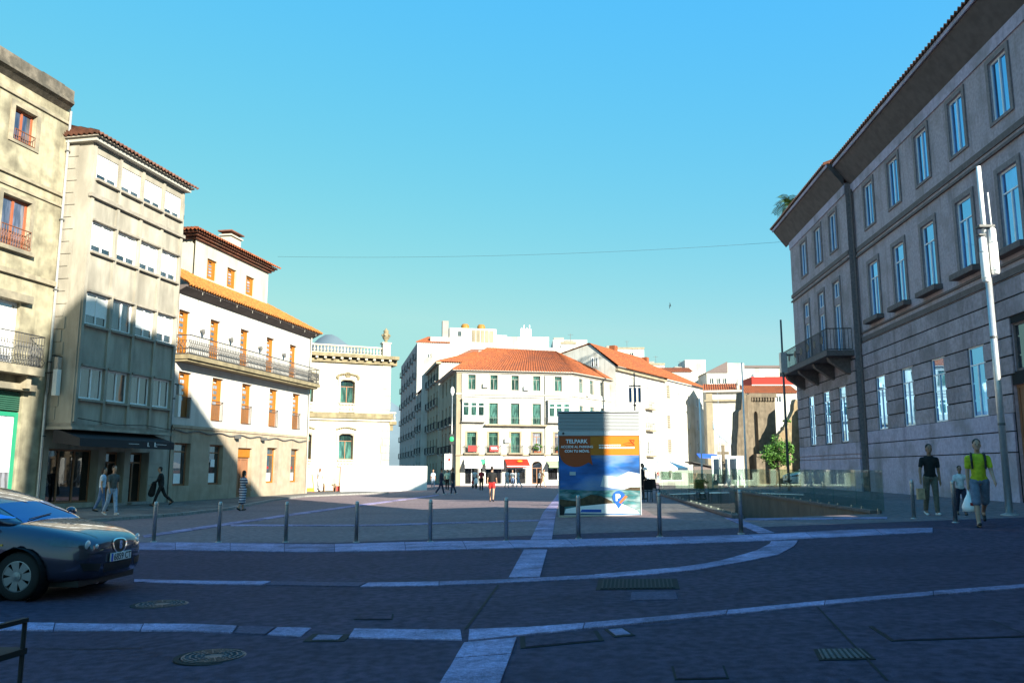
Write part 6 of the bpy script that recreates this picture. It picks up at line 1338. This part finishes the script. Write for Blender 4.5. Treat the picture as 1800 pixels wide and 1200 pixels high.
def parasol(px, Y, label):
    p = at(px, 830, Y); R = empty('parasol', (p.x, Y, 0), .3, label, 'parasol', 'cafe parasols'); build('pole', MB().cyl((0, 0, 0), (0, 0, 2.55), .03, n=8), 'white_plastic', R)
    m = MB(); m.add([(-1.6, -1.6, 1.85), (1.6, -1.6, 1.85), (1.6, 1.6, 1.85), (-1.6, 1.6, 1.85), (0, 0, 2.62), (-1.6, -1.6, 1.65), (1.6, -1.6, 1.65), (1.6, 1.6, 1.65), (-1.6, 1.6, 1.65)], [(0, 1, 4), (1, 2, 4), (2, 3, 4), (3, 0, 4), (0, 5, 6, 1), (1, 6, 7, 2), (2, 7, 8, 3), (3, 8, 5, 0)]); build('canopy', m, 'awning_white', R); build('base', MB().lathe([(.3, 0), (.3, .08), (.05, .12)], 12), 'iron_grey', R)
parasol(1133, 70, 'white square parasol nearest the kiosk'); parasol(1164, 72, 'white square parasol right of the one by the kiosk')
def chair(x, y, z, rz, label, mt='black', group='cafe chairs'):
    R = empty('cafe_chair', (x, y, z), rz, label, 'chair', group); build('seat', MB().box((-.22, -.22, .43), (.22, .22, .47)), mt, R); build('backrest', MB().add([(-.22, .19, .5), (.22, .19, .5), (.21, .27, .92), (-.21, .27, .92), (-.22, .22, .5), (.22, .22, .5), (.21, .3, .92), (-.21, .3, .92)], [(0, 1, 2, 3), (7, 6, 5, 4), (0, 4, 5, 1), (3, 2, 6, 7), (0, 3, 7, 4), (1, 5, 6, 2)]), mt, R)
    for sx_ in (-.2, .2):
        build('leg', MB().cyl((sx_, -.2, 0), (sx_, -.2, .64), .016, n=8), 'iron', R); build('leg', MB().cyl((sx_, .22, 0), (sx_, .2, .5), .016, n=8), 'iron', R); build('armrest', MB().box((sx_ - .02, -.21, .64), (sx_ + .02, .23, .67)), mt, R)
p = gp(1135, 882); chair(p.x, p.y, p.z, rad(200), 'dark cafe chair half hidden behind the kiosk edge'); p = gp(1149, 878); chair(p.x, p.y, p.z, rad(150), 'dark cafe chair seen right beside the kiosk through the glass')
p = gp(1128, 878); x, y, z = p; person('dark figure half hidden behind the right edge of the kiosk', x + .1, y + .5, z, rad(-20), 1.6, ((.1, .05), (-.1, .1)), ((.2, .1, .6), (.2, .1, .6)), 'cloth_black', 'cloth_black', 1.5, vox=.026)
cz2 = gz(-3.55, 5.6); chair(-3.58, 5.75, cz2 + .0, rad(172), 'black terrace chair cut off by the bottom left corner', 'rubber')
for i in range(4):
    p = at(1258 + i * 14.5, 832, 66 - i * .5); R = empty('exhibition_panel', (p.x, p.y, 0), rad(8), ('leftmost', 'second', 'third', 'rightmost')[i] + ' of four tall white framed exhibition panels by the flagpoles', 'panel', 'exhibition panels')
    build('frame', MB().box((-.3, -.05, .1), (-.23, .05, 2.75)).box((.23, -.05, .1), (.3, .05, 2.75)).box((-.23, -.05, 2.68), (.23, .05, 2.75)), 'white_plastic', R); build('board', MB().box((-.228, -.02, .5), (.228, .02, 2.67)), 'kiosk_white', R); build('prop', MB().cyl((-.1, -.03, 1.3), (.35, -.8, .0), .035, n=6), 'awning_white', R)
p = at(1272, 815, 64); R = empty('wayside_cross', (p.x, 64, 0), 0, 'dark stone cross standing behind the exhibition panels', 'cross'); build('shaft', MB().box((-.1, -.1, 0), (.1, .1, 3.55)), 'church_stone', R); build('arms', MB().box((-.42, -.08, 2.85), (.42, .08, 3.05)), 'church_stone', R); build('base', MB().box((-.4, -.4, 0), (.4, .4, .4)), 'church_stone', R)
p = at(1187, 830, 78); R = empty('board_fence', (p.x, 78, 0), rad(6), 'pale boarded screen right of the parasols', 'fence')
for i in range(8): build('board', MB().box((i * .22, 0, 0), (i * .22 + .19, .05, 2.15 + .02 * (i % 3))), 'white_trim', R)
build('rail', MB().box((0, .055, .4), (1.76, .1, .5)), 'grey_wall', R); build('rail', MB().box((0, .055, 1.7), (1.76, .1, 1.8)), 'grey_wall', R)
p = at(1220, 830, 82); R = empty('market_booth', (p.x, 82, 0), rad(6), 'dark market booth with sloping roof and blue awning', 'booth'); build('walls', MB().box((0, 0, 0), (2.4, 2, 2.0)), 'granite_dark', R); build('roof', MB().add([(-.2, -.3, 2.4), (2.8, -.3, 1.75), (2.8, 2.2, 1.75), (-.2, 2.2, 2.4), (-.2, -.3, 2.5), (2.8, -.3, 1.85), (2.8, 2.2, 1.85), (-.2, 2.2, 2.5)], [(3, 2, 1, 0), (4, 5, 6, 7), (0, 1, 5, 4), (1, 2, 6, 5), (2, 3, 7, 6), (3, 0, 4, 7)]), 'black', R)
build('awning', MB().add([(.8, 1.5, 3.3), (2.9, 1.5, 3.2), (2.9, .6, 2.8), (.8, .6, 2.9), (.8, 1.5, 3.25), (2.9, 1.5, 3.15), (2.9, .6, 2.75), (.8, .6, 2.85)], [(0, 3, 2, 1), (4, 5, 6, 7), (2, 3, 7, 6)]), 'blue', R)
p = at(1232, 842, 55); R = empty('display_cart', (p.x, 55, .05), 0, 'small yellow covered cart seen over the glass balustrade', 'cart'); build('box', MB().box((-.42, -.3, .3), (.42, .3, .8)), 'yellow', R); build('cover', MB().add([(-.46, -.34, .8), (.46, -.34, .8), (.46, .34, .8), (-.46, .34, .8), (-.3, -.2, 1.0), (.3, -.2, 1.0), (.3, .2, 1.0), (-.3, .2, 1.0)], [(0, 1, 5, 4), (1, 2, 6, 5), (2, 3, 7, 6), (3, 0, 4, 7), (4, 5, 6, 7)]), 'yellow', R)
for sg in (-1, 1): build('wheel', MB().lathe([(.15, -.03), (.15, .03), (.02, .03)], 14, (sg * .3, -.3, .15), 'Y'), 'rubber', R)
# scooter with its rider
x, y, z = put(834, 858); R = empty('scooter', (x, y, z), rad(-70), 'white and red scooter in front of the shops', 'scooter')
for wx in (-.5, .5): build('wheel', MB().lathe([(.12, -.05), (.22, -.05), (.24, 0), (.22, .05), (.12, .05)], 16, (wx, 0, .24), 'Y'), 'rubber', R)
build('rear_body', MB().ball((-.35, 0, .55), (.42, .16, .22), 12, 8), 'red', R, True); build('seat', MB().ball((-.3, 0, .78), (.36, .14, .08), 12, 6), 'black', R, True); build('front_shield', MB().ball((.42, 0, .6), (.1, .2, .34), 12, 8), 'white_plastic', R, True); build('handlebar', MB().cyl((.38, -.3, 1.02), (.38, .3, 1.02), .02, n=6).cyl((.5, 0, .24), (.38, 0, 1.02), .03, n=8), 'iron', R); build('floor', MB().box((-.1, -.14, .3), (.4, .14, .36)), 'white_plastic', R)
person('rider in white on the scooter with a yellow helmet', x, y + .05, z + .18, rad(-70), 1.7, ((.9, .8), (.9, .8)), ((.8, .1, .4), (.8, .1, .4)), 'cloth_white', 'cloth_navy', .6, vox=.026, hair='yellow')

# ------------------------------------------------------------------ plants
def leafmesh(n, rad3, size, center, seed, clumps=14):
    rn = random.Random(seed); m = MB(); cs = []
    for i in range(clumps):
        while True:
            v = Vector((rn.uniform(-1, 1), rn.uniform(-1, 1), rn.uniform(-1, 1)))
            if v.length < 1: break
        cs.append((Vector((v.x * rad3[0], v.y * rad3[1], v.z * rad3[2])) * .8, rn.uniform(.3, .5) * min(rad3)))
    for i in range(n):
        c_, r_ = cs[rn.randrange(clumps)]; d = Vector((rn.gauss(0, 1), rn.gauss(0, 1), rn.gauss(0, 1))).normalized(); p_ = Vector(center) + c_ + d * r_ * rn.uniform(.5, 1.1)
        a = Vector((rn.gauss(0, 1), rn.gauss(0, 1), rn.gauss(0, .5))).normalized(); b2 = a.cross(d).normalized() if a.cross(d).length > .1 else Vector((1, 0, 0)); s_ = size * rn.uniform(.6, 1.3)
        k_ = len(m.v); m.v += [p_ - a * s_ * .5, p_ + b2 * s_ * .3, p_ + a * s_ * .5, p_ - b2 * s_ * .3]; m.f.append([k_, k_ + 1, k_ + 2, k_ + 3])
    return m
p = at(1366, 830, 60); R = empty('small_tree', (p.x, 60, 0.2), 0, 'small bright green tree in front of the church ruin', 'tree'); tm = MB().cyl((0, 0, 0), (.03, 0, 1.6), .07, .05, 8)
for a in range(5): tm.cyl((.03, 0, 1.4), (.6 * math.cos(a * 1.26), .6 * math.sin(a * 1.26), 2.5 + .2 * (a % 2)), .035, .012, 6)
build('trunk', tm, 'bark', R); build('crown', leafmesh(3600, (1.25, 1.05, 1.3), .17, (0, 0, 2.75), 3, 26), 'leaf', R)
p = at(1384, 358, 76); R = empty('palm_tree', (p.x, 76, 0), 0, 'palm tree top showing over the granite building roof', 'palm'); build('trunk', MB().cyl((1.7, 0, 0), (.5, 0, p.z - .6), .3, .2, 10).cyl((.5, 0, p.z - .6), (.1, 0, p.z), .2, .2, 10), 'bark_palm', R)
fr = MB(); rn = random.Random(5)
for i in range(30):
    a = rn.uniform(0, 6.28); el_ = rn.uniform(-.3, 1.3); Lf = rn.uniform(1.5, 2.2); pts = [Vector((math.cos(a) * math.cos(el_ - t * 1.1) * Lf * t, math.sin(a) * math.cos(el_ - t * 1.1) * Lf * t, Lf * t * math.sin(el_ - t * .8))) + Vector((.1, 0, p.z)) for t in [k_ / 6 for k_ in range(7)]]
    for q0, q1 in zip(pts[:-1], pts[1:]):
        d = (q1 - q0); sd = d.cross(Vector((0, 0, 1))); sd = sd.normalized() if sd.length > 1e-4 else Vector((1, 0, 0))
        for sg in (-1, 1):
            for f_ in (0, .5): o_ = q0 + d * f_; fr.quad(o_, o_ + d * .3, o_ + d * .55 + sd * sg * .32 + Vector((0, 0, -.12)), o_ + d * .3 + sd * sg * .3 + Vector((0, 0, -.12)))
build('crown', fr, 'leaf_palm', R)
for i, x in enumerate((8.55, 11.05)):
    w0 = W5 @ Vector((x + .45, -.3, 3.5)); R = empty('balcony_plant', w0, 0, ('left' if i == 0 else 'right') + ' green bushy plant on a corner building balcony', 'plant', 'balcony plants'); build('pot', MB().box((-.4, -.1, 0), (.4, .1, .2)), 'tile', R); build('foliage', leafmesh(900, (.5, .25, .45), .16, (0, -.05, .6), 11 + i, 14), 'leaf', R)
p = at(1391, 740, 60); tag(build('ivy', leafmesh(300, (.35, .2, .4), .14, (p.x, 61, p.z), 21, 6), 'leaf'), 'patch of green ivy growing on the ruined church wall', 'plant')
# a swift in the sky
bp_ = at(1178, 537, 60); m = MB(T(bp_.x, 60, bp_.z) @ Matrix.Scale(.65, 4)); m.caps((-.12, 0, 0), (.12, 0, 0), .04, .02, 6); m.quad((-.05, 0, .02), (.07, 0, .02), (-.05, -.2, .32), (-.08, -.2, .3)); m.quad((.07, 0, .02), (-.05, 0, .02), (-.08, .2, -.3), (-.05, .2, -.32)); tag(build('bird', m, 'black'), 'small dark bird flying in the sky', 'bird')
